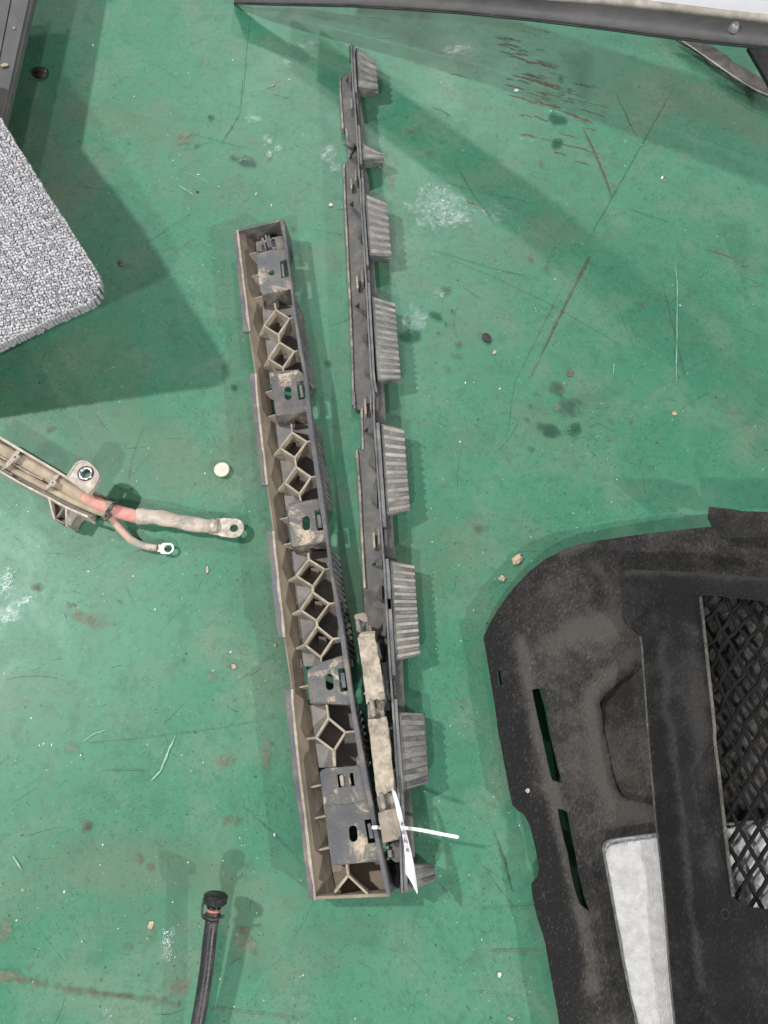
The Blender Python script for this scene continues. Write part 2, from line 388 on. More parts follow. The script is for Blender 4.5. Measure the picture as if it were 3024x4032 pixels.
def tri_height(ctrl):                                     # straight facets between measured points, no overshoot
    V2 = [Vector((p.x, p.y)) for p in ctrl]; vo, _, fo, orig, *_r = delaunay_2d_cdt(V2, [], [], 0, 1e-7)
    z = [sum(ctrl[o].z for o in os_)/len(os_) for os_ in orig]
    A = np.array([[(vo[i].x, vo[i].y) for i in f] for f in fo]); Zt = np.array([[z[i] for i in f] for f in fo]); P2 = np.array([(v.x, v.y) for v in vo]); z = np.array(z)
    def h(x, y):
        a, b, c = A[:, 0], A[:, 1], A[:, 2]; d = (b[:, 1]-c[:, 1])*(a[:, 0]-c[:, 0])+(c[:, 0]-b[:, 0])*(a[:, 1]-c[:, 1])
        l1 = ((b[:, 1]-c[:, 1])*(x-c[:, 0])+(c[:, 0]-b[:, 0])*(y-c[:, 1]))/d; l2 = ((c[:, 1]-a[:, 1])*(x-c[:, 0])+(a[:, 0]-c[:, 0])*(y-c[:, 1]))/d; l3 = 1-l1-l2
        k = int(np.argmax(np.minimum(np.minimum(l1, l2), l3)))
        if min(l1[k], l2[k], l3[k]) < -.02: return float(z[int(np.argmin((P2[:, 0]-x)**2+(P2[:, 1]-y)**2))])
        return float(l1[k]*Zt[k, 0]+l2[k]*Zt[k, 1]+l3[k]*Zt[k, 2])
    return h
def inside(p, poly):
    c = False; n = len(poly); j = n-1
    for i in range(n):
        a, b = poly[i], poly[j]
        if (a.y > p[1]) != (b.y > p[1]) and p[0] < (b.x-a.x)*(p[1]-a.y)/(b.y-a.y)+a.x: c = not c
        j = i
    return c
def sheet(outer, holes, zf, step):                        # a curved sheet filling an outline, with holes
    V2 = []; E2 = []
    def loop(lp):
        b = len(V2); V2.extend(Vector((p.x, p.y)) for p in lp); n = len(lp); E2.extend((b+i, b+(i+1) % n) for i in range(n))
    def dens(lp):
        out = []
        for i in range(len(lp)):
            a, b = lp[i], lp[(i+1) % len(lp)]; m = max(1, int((b-a).length/step))
            out += [a.lerp(b, k/m) for k in range(m)]
        return out
    outer = dens(outer); holes = [dens(h) for h in holes]
    loop(outer)
    for h in holes: loop(h)
    xs = [p.x for p in outer]; ys = [p.y for p in outer]
    y = min(ys)+step*.5; r = 0
    while y < max(ys):
        x = min(xs)+step*(.5 if r % 2 else 1.0)
        while x < max(xs):
            if inside((x, y), outer) and not any(inside((x, y), h) for h in holes): V2.append(Vector((x, y)))
            x += step
        y += step*.87; r += 1
    vo, _, fo, *_r = delaunay_2d_cdt(V2, E2, [], 0, 1e-6)
    mb = MB(); keep = []
    for f in fo:
        cx = sum(vo[i].x for i in f)/len(f); cy = sum(vo[i].y for i in f)/len(f)
        if inside((cx, cy), outer) and not any(inside((cx, cy), h) for h in holes): keep.append(tuple(f))
    mb.v = [(v.x, v.y, zf(v.x, v.y)) for v in vo]; mb.f = keep
    used = sorted({i for f in keep for i in f}); mp = {u: i for i, u in enumerate(used)}
    mb.v = [mb.v[u] for u in used]; mb.f = [tuple(mp[i] for i in f) for f in mb.f]
    return mb

# ------------------------------------------------------------------ floor
m = MB(); m.add([(-5, -4, 0), (5, -4, 0), (5, 6, 0), (-5, 6, 0)], [(0, 1, 2, 3)])
floor = tag(m.build('floor', 'floor_paint'), kind='structure')
DZ = [.00025]
def nz(): DZ[0] += .000012; return DZ[0]
def mark(name, mat, k, x, y, rx, ry, rot=0, seg=26, jag=.25):
    c = at(k, x, y, 0); RX = px(k, x, y, rx); RY = (at(k, x, y+ry)-c).length; z = nz()
    m = MB(); at_ = [1.0]; m.v.append((c.x, c.y, z)); off = random.random()*50
    for ring, av in ((.55, .75), (1.0, 0.0)):
        for i in range(seg):
            a = 2*math.pi*i/seg; j = 1+jag*2*(mnoise.noise(Vector((math.cos(a)*1.6+off, math.sin(a)*1.6, ring))))
            ex, ey = math.cos(a)*RX*ring*j, math.sin(a)*RY*ring*j
            m.v.append((c.x+ex*math.cos(-rot)-ey*math.sin(-rot), c.y+ex*math.sin(-rot)+ey*math.cos(-rot), z)); at_.append(av)
    for i in range(seg):
        j = (i+1) % seg; m.f.append((0, 1+i, 1+j)); m.f.append((1+i, 1+seg+i, 1+seg+j, 1+j))
    return m.build(name, mat, floor, attr=at_)
def stroke(name, mat, k, P, w, jag=.35, taper=True):
    pp = [at(k, *p) for p in P]; W = px(k, P[0][0], P[0][1], w); z = nz(); L = []
    for i in range(len(pp)-1):
        n = max(3, int((pp[i+1]-pp[i]).length/.004)); L += [pp[i].lerp(pp[i+1], q/n) for q in range(n)]
    L.append(pp[-1]); n = len(L); m = MB(); at_ = []; off = random.random()*90
    for i, p in enumerate(L):
        d = (L[min(i+1, n-1)]-L[max(i-1, 0)]).normalized(); nn = Vector((-d.y, d.x, 0))
        tp = min(1, 5*min(i, n-1-i)/n+.15) if taper else 1
        q = p+nn*W*.25*mnoise.noise(Vector((i*.35, off, 3)))
        h = W*.5*tp*(1+jag*2*mnoise.noise(Vector((i*.5, off, 0))))
        for sgn, av in ((-1, 0), (0, 1), (1, 0)):
            v = q+nn*h*sgn; m.v.append((v.x, v.y, z)); at_.append(av if av else .1)
    for i in range(n-1):
        for s_ in (0, 1): m.f.append((3*i+s_, 3*i+s_+1, 3*i+s_+4, 3*i+s_+3))
    return m.build(name, mat, floor, attr=at_)
# gouges dragged through the paint, upper right
for (x1, y1, x2, y2, w) in ((330,62,440,78,22),(310,90,455,112,14),(330,95,420,125,10),(385,150,480,180,26),(470,178,620,212,30),(385,245,500,275,20),(440,255,640,310,34),(520,285,640,320,20),(360,290,460,320,16),(370,340,520,385,22),(480,375,640,410,26),(640,425,800,485,30),(520,330,640,355,14),(430,440,500,455,14),(500,450,580,475,20),(720,410,860,455,12),(740,505,815,518,14),(430,538,520,552,24),(520,552,700,605,8),(640,585,850,642,14),(630,535,730,560,10),(600,628,670,642,20),(700,670,780,692,14),(85,240,180,258,10),(165,865,240,900,22),(240,900,295,940,12),(0,405,95,445,8),(1355,1105,1500,1155,13)):
    stroke('scratch', 'scratch_brown', 'T', [(x1, y1), ((x1+x2)/2, (y1+y2)/2-3), (x2, y2)], w)
for i in range(46):
    x = random.uniform(300, 760); y = 60+(x-300)*.75+random.gauss(40, 75); L_ = random.uniform(25, 130)
    stroke('scratch', 'scratch_brown' if random.random() < .7 else 'scratch_dark', 'T', [(x, y), (x+L_*.5, y+L_*.12+random.gauss(0, 3)), (x+L_, y+L_*.28)], random.uniform(4, 13), jag=.5)
stroke('scratch', 'scratch_rust', 'T', [(745, 505), (800, 620), (850, 740), (890, 850)], 13)
stroke('scratch', 'scratch_rust', 'T', [(780, 1140), (725, 1253)], 14)
stroke('scratch', 'scratch_rust', 'U', [(1085, 15), (1000, 190), (900, 390), (790, 620)], 13)
stroke('scratch', 'scratch_brown', 'U', [(795, 620), (755, 690), (735, 740)], 9)
# long hairlines
for k, P, w in (('T',[(1200,300),(1030,600),(890,850),(760,1080)],7),('T',[(905,330),(970,470),(1030,590)],6),('U',[(940,165),(800,450),(640,770),(590,1150)],5),('U',[(220,15),(520,140),(870,310),(1300,560)],5),('U',[(1520,170),(1580,430),(1659,760)],7),('U',[(1240,290),(1400,680)],4),('U',[(1380,1180),(1420,1450)],5),('U',[(340,200),(450,275)],6),('T',[(110,670),(200,830),(330,1010)],6),('T',[(0,760),(250,830),(520,880)],4),('T',[(0,1110),(300,1200),(520,1253)],5),('T',[(950,900),(1210,985)],6),('X',[(985,200),(930,300),(850,420)],8),('X',[(640,330),(850,390),(1050,440)],5),('X',[(830,380),(700,430),(590,450)],4),('X',[(410,1000),(560,900),(710,800)],5),('X',[(990,20),(975,200)],6),('S',[(190,60),(150,400),(120,800)],7),('X',[(1380,910),(1600,945)],5),('I',[(950,20),(870,240),(820,480)],5),('I',[(860,370),(940,270),(1030,190)],4),('V',[(380,1105),(800,1070),(1280,1010),(1659,940)],5),('V',[(600,1255),(885,1257)],7),('V',[(1500,25),(1420,190)],4),('V',[(1659,540),(1450,700),(1330,800)],4),('V',[(1430,1460),(1560,1570),(1650,1659)],6),('V',[(140,1370),(250,1280)],4),('V',[(740,140),(810,310)],4),('W',[(1370,10),(1500,120),(1650,280)],5),('D',[(0,1330),(120,1450),(360,1700)],6),('N',[(120,130),(350,150),(620,90)],2),('O',[(0,960),(200,945),(400,930)],5),('O',[(0,1415),(320,1445)],6)):
    stroke('scratch', 'scratch_dark', k, P, w, jag=.2)
stroke('scratch', 'scratch_brown', 'O', [(90, 1195), (250, 1188), (415, 1190)], 9)
stroke('scratch', 'scratch_dark', 'O', [(130, 520), (190, 690), (235, 870)], 22)  # edge of the liner's shadow, painted as a broad dark stroke
for k, P, w in (('U',[(1595,50),(1608,200),(1605,400),(1600,780)],8),('U',[(1230,650),(1228,720)],8),('X',[(610,650),(700,712)],11),('V',[(1045,1045),(960,1250),(900,1320)],22),('V',[(490,1090),(560,1040),(650,1010)],8),('W',[(70,230),(125,310)],12),('X',[(640,570),(800,640)],4)):
    stroke('scratch', 'scratch_pale', k, P, w)
stroke('stain', 'stain_brown', 'W', [(-20, 880), (200, 925), (450, 968), (700, 1005), (980, 1035)], 55, jag=.5, taper=False)
stroke('stain', 'stain_brown', 'W', [(450, 968), (620, 992), (760, 1015)], 28, jag=.5)
stroke('stain', 'stain_brown', 'W', [(980, 1035), (1300, 1080), (1659, 1120)], 30, jag=.5)
stroke('stain', 'stain_brown', 'X', [(1040, 145), (1110, 100), (1185, 50)], 8)
stroke('stain', 'stain_dust', 'X', [(880, 700), (915, 665), (950, 640)], 18)
for mat, k, x, y, rx, ry, rot in (('stain_brown','I',340,68,75,26,.1),('stain_brown','I',800,460,18,32,-.4),('stain_brown','V',225,170,75,30,0),('stain_brown','V',415,280,50,28,0),('stain_dust','V',520,355,190,70,.2),('stain_brown','V',700,250,45,14,.5),('stain_brown','V',1090,600,12,30,.2),('stain_dust','V',1270,710,75,38,.4),('stain_brown','V',520,1590,60,55,0),('stain_dark','V',520,1598,26,24,0),('stain_dust','V',1330,1210,110,55,-.4),('stain_dust','V',1580,1150,48,140,0),('stain_brown','V',1370,1560,80,60,0),('stain_dust','V',430,1130,70,50,0),('stain_dust','W',1340,690,95,90,.3),('stain_brown','W',1330,640,45,40,0),('stain_brown','W',1400,760,45,30,0),('stain_brown','W',470,370,22,55,-.2),('stain_brown','W',760,240,30,60,-.4),('stain_brown','W',820,290,26,60,-.1),('stain_dust','W',830,640,32,38,0),('stain_brown','W',700,730,40,28,.4),('stain_dark','W',395,570,26,36,.3),('stain_dark','W',550,910,18,26,0),('stain_brown','W',940,945,20,32,0),('stain_dust','W',60,890,120,60,0),('stain_brown','W',1340,290,50,16,-.4),('stain_dust','W',990,950,80,70,0),('stain_dust','W',30,640,60,120,0),('stain_brown','A',830,290,75,55,.3),('stain_brown','A',840,390,28,20,0),('stain_brown','E',1000,1270,60,55,-.8),('stain_dust','E',760,1900,90,140,0),('stain_brown','T',535,690,20,28,0),('stain_brown','T',600,400,60,20,.3),('stain_brown','T',490,1158,20,22,0),('stain_brown','T',565,1205,24,32,0),('stain_brown','U',310,545,45,30,.2),('stain_brown','U',305,610,50,32,0),('stain_brown','U',245,685,20,16,0),('stain_brown','U',1385,300,55,24,.4),('stain_brown','U',965,690,28,22,0),('stain_dark','U',890,800,75,60,0),('stain_dark','U',960,900,110,110,0),('stain_dust','U',890,915,40,35,0),('stain_brown','U',915,800,36,30,0),('stain_dark','U',765,835,26,26,0),('stain_dark','U',735,910,24,20,0),('stain_dark','U',710,985,26,20,0),('stain_oil','U',850,1050,120,55,.4),('stain_oil','U',1000,1050,60,70,.3),('stain_dark','U',745,1165,36,26,0),('stain_brown','U',1220,1000,18,24,0),('stain_brown','U',1330,990,30,14,.4),('stain_brown','U',1190,1100,30,16,0),('stain_brown','X',575,540,20,13,0),('stain_oil','X',800,250,28,20,0),('stain_dark','X',715,420,26,24,.6),('stain_oil','X',1020,510,90,45,.1),('stain_dark','X',940,490,60,22,.1),('stain_oil','X',1145,475,32,38,0),('stain_dust','X',640,370,90,60,0),('stain_brown','X',265,1112,30,22,-.2),('stain_dust','X',660,985,60,24,.1),('stain_oil','A',1220,1755,52,42,0),('stain_oil','U',30,490,110,60,0),('stain_oil','U',272,345,17,17,0),('stain_oil','U',232,420,17,20,0),('stain_oil','U',187,478,17,15,0),('stain_oil','U',170,370,60,36,.5),('stain_oil','U',240,220,45,32,.2),('stain_oil','T',638,268,22,15,0),('stain_oil','T',678,322,18,13,0),('stain_oil','T',620,465,70,40,.1),('stain_oil','T',620,590,40,40,0),('stain_brown','H',845,660,26,16,.4),('stain_brown','H',810,800,40,22,0),('stain_brown','H',655,1770,34,26,.4),('stain_dark','H',740,1440,14,12,0),('stain_brown','H',700,1800,20,30,0),('stain_oil','A',200,2020,55,50,0),('stain_brown','N',50,190,60,40,.2),('stain_brown','O',130,385,70,22,.3),('stain_brown','k',740,1790,45,30,.1),('stain_brown','k',1330,460,36,42,0),('stain_brown','k',1450,15,70,38,0)):
    mark('stain', mat, k, x, y, rx, ry, rot)
for k, x, y, rx, ry in (('X',1500,470,75,90),('X',1140,400,60,70),('X',1200,430,40,45),('X',1060,260,90,40),('X',1000,500,60,30),('X',1285,545,14,22),('X',1345,360,16,30),('X',1540,560,60,45),('T',50,890,230,170),('T',100,960,160,80),('T',330,900,190,120),('S',560,460,160,150),('T',120,130,120,60),('V',45,160,110,150),('V',60,330,120,110),('V',170,250,60,40),('S',570,390,70,40),('S',490,520,60,50),('S',680,370,50,36),('W',585,1070,60,50),('W',920,700,60,170),('U',60,400,140,140),('U',210,240,80,50)):
    mark('glare_patch', 'glare_film', k, x, y, rx, ry)  # gloss added where the lamps glare on the floor
# hairline scuffs too fine to tell apart: one mesh
m = MB(); at_ = []
for i in range(650):
    x, y = random.uniform(-.62, .62), random.uniform(-.3, 1.25); a = random.choice((.5, -.6, 1.2, 2.6, 0.1))+random.gauss(0, .25)
    L = random.choice((.006, .012, .02, .045))*random.uniform(.6, 1.6); w = random.uniform(.00025, .0006)
    d = Vector((math.cos(a), math.sin(a), 0)); n = Vector((-d.y, d.x, 0)); p = Vector((x, y, .00022)); b = len(m.v); n2 = 6
    cur = random.gauss(0, .12)
    for q in range(n2+1):
        tq = q/n2; c_ = p+d*L*(tq-.5)+n*cur*L*(tq-.5)**2*2; ww = w*(1-abs(2*tq-1)**2*.8)
        m.v += [tuple(c_-n*ww), tuple(c_), tuple(c_+n*ww)]; at_ += [.15, .85, .15]
    for q in range(n2):
        for s_ in (0, 1): m.f.append((b+3*q+s_, b+3*q+s_+1, b+3*q+s_+4, b+3*q+s_+3))
tag(m.build('fine_scratches', 'scratch_dark', floor, attr=at_), kind='stuff')

# ------------------------------------------------------------------ left bracket: the channel seen from its hollow back
ZP, ZR, ZF, ZB, ZRIB = .0380, .0410, .0290, .0115, .0370
c0 = at('D', 850, 1000, 0)
lb = thing('bumper_bracket', 'long dusty grey plastic bumper bracket lying open, with diamond ribs and slotted pads', 'bracket', (c0.x, c0.y, 0))
def mix_pts(z, *items): return [at(k, x, y, z) for k, x, y in items]
xl0 = lineX(mix_pts(ZF, ('A',190,305),('A',300,1405),('A',362,1870),('B',120,0),('B',248,1130),('B',318,1720),('C',150,0),('C',275,1210),('C',347,1815),('D',190,0),('D',275,830),('D',345,1290),('D',430,2060)))
xl1 = lineX(mix_pts(ZF, ('A',245,300),('A',312,870),('A',375,1400),('A',442,1850),('B',205,0),('B',270,600),('B',335,1150),('B',415,1700),('C',235,0),('C',300,610),('C',365,1210),('C',455,1790),('D',270,0),('D',340,700),('D',410,1260),('D',505,2060)))
xl2 = lineX(mix_pts(ZB, ('A',420,420),('A',495,1100),('A',505,1290),('A',550,1650),('A',605,2200),('B',440,600),('B',490,1000),('B',545,1450),('B',610,2010),('C',430,200),('C',470,640),('C',520,1200),('C',580,1650),('C',655,2120),('D',515,640),('D',590,1100),('D',650,1700),('D',690,1900)))
xr1 = lineX(mix_pts(ZR, ('A',705,240),('A',760,520),('A',805,850),('A',840,1180),('A',900,1600),('A',965,1900),('B',805,215),('B',870,650),('B',960,1300),('B',1045,1830),('C',835,110),('C',890,500),('C',1000,1200),('C',1030,1420),('D',855,60),('D',955,690),('D',1035,1050),('D',1150,1660),('D',1225,2010)))
xr0 = lineX(mix_pts(ZR, ('A',745,170),('A',820,800),('A',880,1250),('A',1000,1900),('B',905,500),('B',1020,1250),('B',1105,1900),('C',880,150),('C',940,560),('C',1030,1000),('C',1090,1420),('C',1170,2000),('D',900,50),('D',1040,780),('D',1170,1500),('D',1275,2010)))
ytop = at('A', 735, 175, ZR).y; ytopL = at('A', 240, 300, ZF).y; ybot = at('D', 480, 2050, ZF).y; ybotR = at('D', 1275, 2010, ZR).y
# lip along the left edge, broken by two notches... each length a part
for a, b in ((('A',190,305),('A',300,1405)), (('A',362,1860),('B',250,1145)), (('B',316,1712),('C',275,1212)), (('C',347,1812),('D',430,2060))):
    y0, y1 = at(*a, ZF).y, at(*b, ZF).y; n = max(4, int((y0-y1)/.012)); ring = []
    ys = [y0+(y1-y0)*i/n for i in range(n+1)]
    top = [Vector((xl0(y)+.0003*mnoise.noise(Vector((y*160, 0, 0))), y, ZF+.0012)) for y in ys]+[Vector((xl1(y)+.0012*mnoise.noise(Vector((y*120, 3, 0))), y, ZF+.0018)) for y in reversed(ys)]
    m = MB()
    for i in range(n):
        q = [top[i], top[i+1], top[2*n-i], top[2*n+1-i]]
        if i == 0: pass
    V = []; F = []
    for i, y in enumerate(ys):
        A_, B_ = top[i], top[2*n+1-i]
        V += [A_, B_, Vector((A_.x, A_.y, ZF-.0035)), Vector((B_.x, B_.y, ZF-.0035))]
    for i in range(n):
        o_ = 4*i; F += [(o_, o_+1, o_+5, o_+4), (o_, o_+4, o_+6, o_+2), (o_+1, o_+3, o_+7, o_+5), (o_+2, o_+6, o_+7, o_+3)]
    F += [(0, 2, 3, 1), (4*n, 4*n+1, 4*n+3, 4*n+2)]
    lip = m.add(V, F).build('lip', 'plastic_rim', lb, bevel=.0007)
    V = []; F = []                                        # dust banked along the inner side of the lip
    for i, y in enumerate(ys):
        wd = .0022+.0016*mnoise.noise(Vector((y*45, 7, 0)))+.0007*mnoise.noise(Vector((y*230, 2, 0)))
        V += [Vector((xl1(y)-max(.0006, wd), y, ZF+.0021)), Vector((xl1(y)+.0004, y, ZF+.0026)), Vector((xl1(y)+.0008, y, ZF-.002))]
    for i in range(n):
        for j in (0, 1): F.append((3*i+j, 3*i+j+1, 3*i+j+4, 3*i+j+3))
    MB().add(V, F).build('dust_edge', 'rib_tan', lip)
# sloping inner wall
n = 70; V = []; F = []
for i in range(n+1):
    t_ = i/n; yA = ytopL+(ybot-ytopL)*t_
    V += [Vector((xl1(yA)-.0004, yA, ZF)), Vector((xl1(yA)*.45+xl2(yA)*.55, yA, ZF*.42+ZB*.58)), Vector((xl2(yA), yA, ZB))]
for i in range(n):
    for j in (0, 1): F.append((3*i+j, 3*i+j+1, 3*i+j+4, 3*i+j+3))
MB().add(V, F).build('inner_wall', 'plastic_tan', lb, solid=-.002)
# right hand wall with its rolled rim; it reaches down only where the hollow teeth are
zy = lambda k, x, y: at(k, x, y, ZP).y
ZONES = [(zy('A',640,960), zy('A',730,1840)), (zy('B',600,240), zy('B',740,1355)), (zy('B',830,1870), zy('C',800,1500)), (zy('C',900,1968), zy('D',760,705)), (zy('D',900,1680), -1), (9, zy('A',560,400))]
def low_z(y): return .004 if any(b < y < a for a, b in ZONES) else ZP-.007
n = 260; V = []; F = []
for i in range(n+1):
    y = ytop+(ybotR-ytop)*i/n; a, b = xr1(y), xr0(y)
    V += [Vector((a, y, ZR-.0006)), Vector((a+.001, y, ZR)), Vector((b-.001, y, ZR)), Vector((b, y, ZR-.001)), Vector((b+.0045*(ZR-low_z(y))/.037, y, low_z(y))), Vector((b+.0045*(ZR-low_z(y))/.037-.0023, y, low_z(y))), Vector((b-.0024, y, ZR-.004)), Vector((a, y, ZR-.004))]
for i in range(n):
    for j in range(8): F.append((8*i+j, 8*i+(j+1) % 8, 8*i+8+(j+1) % 8, 8*i+8+j))
F += [tuple(range(8)), tuple(range(8*n+7, 8*n-1, -1))]
MB().add(V, F).build('rim_wall', 'plastic_rim', lb)
# end walls
p, q = at('A', 235, 298, ZF+.002), at('A', 738, 176, ZR-.0008)
MB().wall(p, q, .0030, .002).build('end_wall', 'plastic_grey', lb, bevel=.0006)
p, q = at('D', 470, 2045, ZF+.001), at('D', 1262, 2012, ZR-.001)
MB().wall(p, q, .0030, .002).build('end_wall', 'plastic_tan', lb, bevel=.0006)
# pads
def rect(k, z, *xy): return pts(k, z, *xy)
def pad(name, mat, outer, holes, k_end=None, z=ZP, thick=.0026):
    return MB().plate(outer, holes, thick).build(name, mat, lb, bevel=.0005)
def slot(k, x0, x1, y0, y1, lean, z=ZP):
    r = px(k, (x0+x1)/2, y0, (x1-x0)/2, z)
    p, q = at(k, (x0+x1)/2-lean, y0, z), at(k, (x0+x1)/2+lean, y1, z); d = (q-p).normalized()
    return capsule(p+d*r, q-d*r, r)
pad1 = pad('pad', 'plastic_pad', mix_pts(ZP, ('A',445,548),('A',600,505),('A',775,505),('A',845,935),('A',800,935),('A',497,985),('A',480,930),('A',440,570)),
    [circle(at('A',605,755,ZP), px('A',605,755,34,ZP)), rect('A', ZP, 697,632, 768,612, 797,795, 716,815)])
pad2 = pad('pad', 'plastic_pad', mix_pts(ZP, ('A',590,1845),('A',720,1855),('A',900,1815),('A',985,1880),('A',1015,2200),('B',825,205),('B',800,212),('B',437,270),('B',415,180),('A',600,1910)),
    [slot('A', 748, 822, 1995, 2140, 4), rect('A', ZP, 878,1945, 953,1930, 985,2120, 903,2145)])
pad3 = pad('pad', 'plastic_pad', mix_pts(ZP, ('B',573,1400),('B',582,1382),('B',900,1322),('B',985,1310),('B',1060,1830),('B',1030,1832),('B',645,1903),('B',632,1888)),
    [slot('B', 760, 853, 1520, 1698, 5), rect('B', ZP, 905,1455, 1008,1440, 1045,1692, 943,1708)])
pad4 = pad('pad', 'plastic_pad', mix_pts(ZP, ('C',620,1592),('C',700,1535),('C',1025,1428),('C',1070,1428),('C',1135,1975),('C',1110,1978),('C',950,1965),('C',660,1958),('C',648,1930)),
    [slot('C', 833, 922, 1632, 1820, 8), rect('C', ZP, 975,1572, 1078,1560, 1118,1822, 1008,1845)])
pad5 = pad('pad', 'plastic_pad', mix_pts(ZP, ('D',548,752),('D',600,716),('D',930,692),('D',975,700),('D',1172,1648),('D',1145,1652),('D',680,1702),('D',665,1690)),
    [slot('D', 845, 930, 1300, 1470, 6), rect('D', ZP, 1000,1245, 1085,1232, 1130,1475, 1040,1488), rect('D', ZP, 722,780, 760,775, 775,910, 738,915), rect('D', ZP, 850,765, 885,762, 902,895, 866,898)])
pad0 = pad('clip_pad', 'plastic_pad', mix_pts(ZP-.008, ('A',432,425),('A',690,355),('A',720,350),('A',762,500),('A',445,530)),
    [rect('A', ZP-.008, 605,390, 638,382, 648,475, 615,482), rect('A', ZP-.008, 497,455, 525,450, 537,505, 505,512)])
# raised panel edges, ejector bosses and spring tongues on the pads
for p_, k, x, y, r in ((pad1,'A',520,635,28),(pad1,'A',545,905,32),(pad2,'A',870,1860,18),(pad4,'C',695,1745,45),(pad4,'C',745,1870,26),(pad5,'D',660,1015,44),(pad5,'D',945,980,40),(pad3,'B',655,1450,26)):
    c = at(k, x, y, ZP+.0004); R = px(k, x, y, r, ZP)
    m = MB(); m.prism(circle(c, R, 20), ZP-.001); m.build('boss', 'plastic_pad', p_, bevel=.0002)
for p_, k, P in ((pad1,'A',(700,665, 735,655, 752,800, 722,808)),(pad2,'A',(905,1985, 935,1975, 958,2110, 925,2118)),(pad3,'B',(935,1515, 985,1500, 1010,1665, 955,1672)),(pad4,'C',(1000,1625, 1050,1615, 1075,1790, 1025,1795)),(pad5,'D',(1030,1285, 1065,1275, 1100,1430, 1055,1440))):
    top = pts(k, ZP-.003, *P); MB().prism(top, ZP-.012).build('tongue', 'spine_grey', p_, bevel=.0006)
for P in ((745,790, 780,785, 795,890, 760,900),(838,810, 852,808, 866,880, 848,884)):
    MB().prism(pts('D', ZP+.0035, *P), ZP-.01).build('clip', 'rib_tan', pad5, bevel=.0007)
for (a, b, w) in (((540,345),(580,480),.0026),((510,380),(545,500),.0022),((500,375),(515,420),.002),((575,350),(600,470),.0022)):
    p, q = at('A', *a, ZP+.001), at('A', *b, ZP-.001); MB().wall(p, q, w, ZP-.012, p.z, q.z).build('clip', 'spine_grey', pad0, bevel=.0005)
m = MB().wall(at('D', 600, 1105, ZP+.0007), at('D', 880, 1085, ZP+.0007), .0012, ZP-.001).wall(at('D', 880, 1085, ZP+.0009), at('D', 1025, 1045, ZP+.0009), .0012, ZP-.001).wall(at('D', 1025, 1045, ZP+.0008), at('D', 990, 700, ZP+.0008), .0012, ZP-.001)
m.build('bead', 'plastic_pad', pad5, bevel=.0004)
# walls dropping from the pad ends to the hollow floor
for k, a, b in (('A',(497,985),(810,935)),('A',(590,1848),(900,1818)),('B',(437,270),(805,212)),('B',(585,1383),(980,1312)),('B',(645,1900),(1035,1832)),('C',(700,1538),(1030,1430)),('C',(650,1957),(1112,1977)),('D',(560,745),(960,694)),('D',(680,1700),(1150,1652)),('A',(445,548),(770,505))):
    p, q = at(k, *a, ZP-.0006), at(k, *b, ZP-.0006); MB().wall(p, q, .0022, .004).build('drop_wall', 'plastic_grey', lb)
# pad side walls, facing the lip
for k, a, b in (('A',(445,560),(490,960)),('A',(600,1900),(668,2212)),('B',(575,1400),(637,1890)),('C',(624,1600),(655,1940)),('D',(552,760),(670,1690))):
    p, q = at(k, *a, ZP-.0007), at(k, *b, ZP-.0007); MB().wall(p, q, .002, .012).build('side_wall', 'plastic_grey', lb)
# hollow floors between the pads
def zone(ya, yb, mat):
    n = max(3, int(abs(ya-yb)/.01)); V = []; F = []
    for i in range(n+1):
        y = ya+(yb-ya)*i/n; V += [Vector((xl2(y)-.003, y, .0100)), Vector((xr0(y)+.001, y, .0108))]
    for i in range(n): F.append((2*i, 2*i+1, 2*i+3, 2*i+2))
    MB().add(V, F).build('pocket_floor', mat, lb, solid=.0018)
zy = lambda k, x, y: at(k, x, y, ZP).y
for a, b, mat in ((('A',640,960),('A',730,1840),'plastic_floor'), (('B',600,240),('B',740,1355),'plastic_floor'), (('B',830,1870),('C',800,1500),'plastic_floor'), (('C',900,1968),('D',760,705),'plastic_floor'), (('D',900,1680),('D',900,2030),'plastic_tan'), (('A',500,240),('A',560,400),'plastic_grey')):
    zone(zy(*a), zy(*b), mat)
# diamond ribs
RN = [0]
def rib(k, a, b, w=.0021, mat='rib_tan', za=0, zb_=0):
    RN[0] += 1; j = (RN[0] % 7)*.00013+.0008*random.random(); w *= random.uniform(.85, 1.2)
    p, q = at(k, *a, ZRIB), at(k, *b, ZRIB); MB().wall(p, q, w, .0105, ZRIB-j-za, ZRIB-j-zb_).build('rib', mat, lb, bevel=.0003, seg=1)
def diamond(k, T, R, Bm, L, ls, rs):
    for a, b in ((T, R), (R, Bm), (Bm, L), (L, T)): rib(k, a, b)
    rib(k, L, ls, zb_=.016); rib(k, R, rs, mat='rib_tan')
rib('A', (635,1065), (650,1155), za=.004)
diamond('A', (650,1155), (800,1250), (680,1425), (520,1325), (450,1345), (840,1243)); rib('A', (680,1425), (690,1510))
diamond('A', (690,1510), (850,1610), (730,1785), (570,1685), (498,1700), (890,1600)); rib('A', (730,1785), (735,1850))
rib('B', (615,350), (630,475), za=.004)
diamond('B', (630,475), (815,595), (665,790), (480,670), (378,690), (862,586)); rib('B', (665,790), (680,905))
diamond('B', (680,905), (865,1035), (720,1240), (540,1105), (432,1130), (925,1023)); rib('B', (720,1240), (740,1335))
rib('C', (625,215), (635,300), za=.003)
diamond('C', (635,300), (820,415), (680,610), (490,490), (378,505), (880,406)); rib('C', (680,610), (680,680))
diamond('C', (680,680), (870,815), (725,1010), (540,885), (422,900), (940,806)); rib('C', (725,1010), (730,1075))
diamond('C', (730,1075), (915,1225), (775,1435), (590,1290), (468,1305), (1000,1213)); rib('C', (775,1435), (780,1500))
rib('D', (612,62), (630,200))
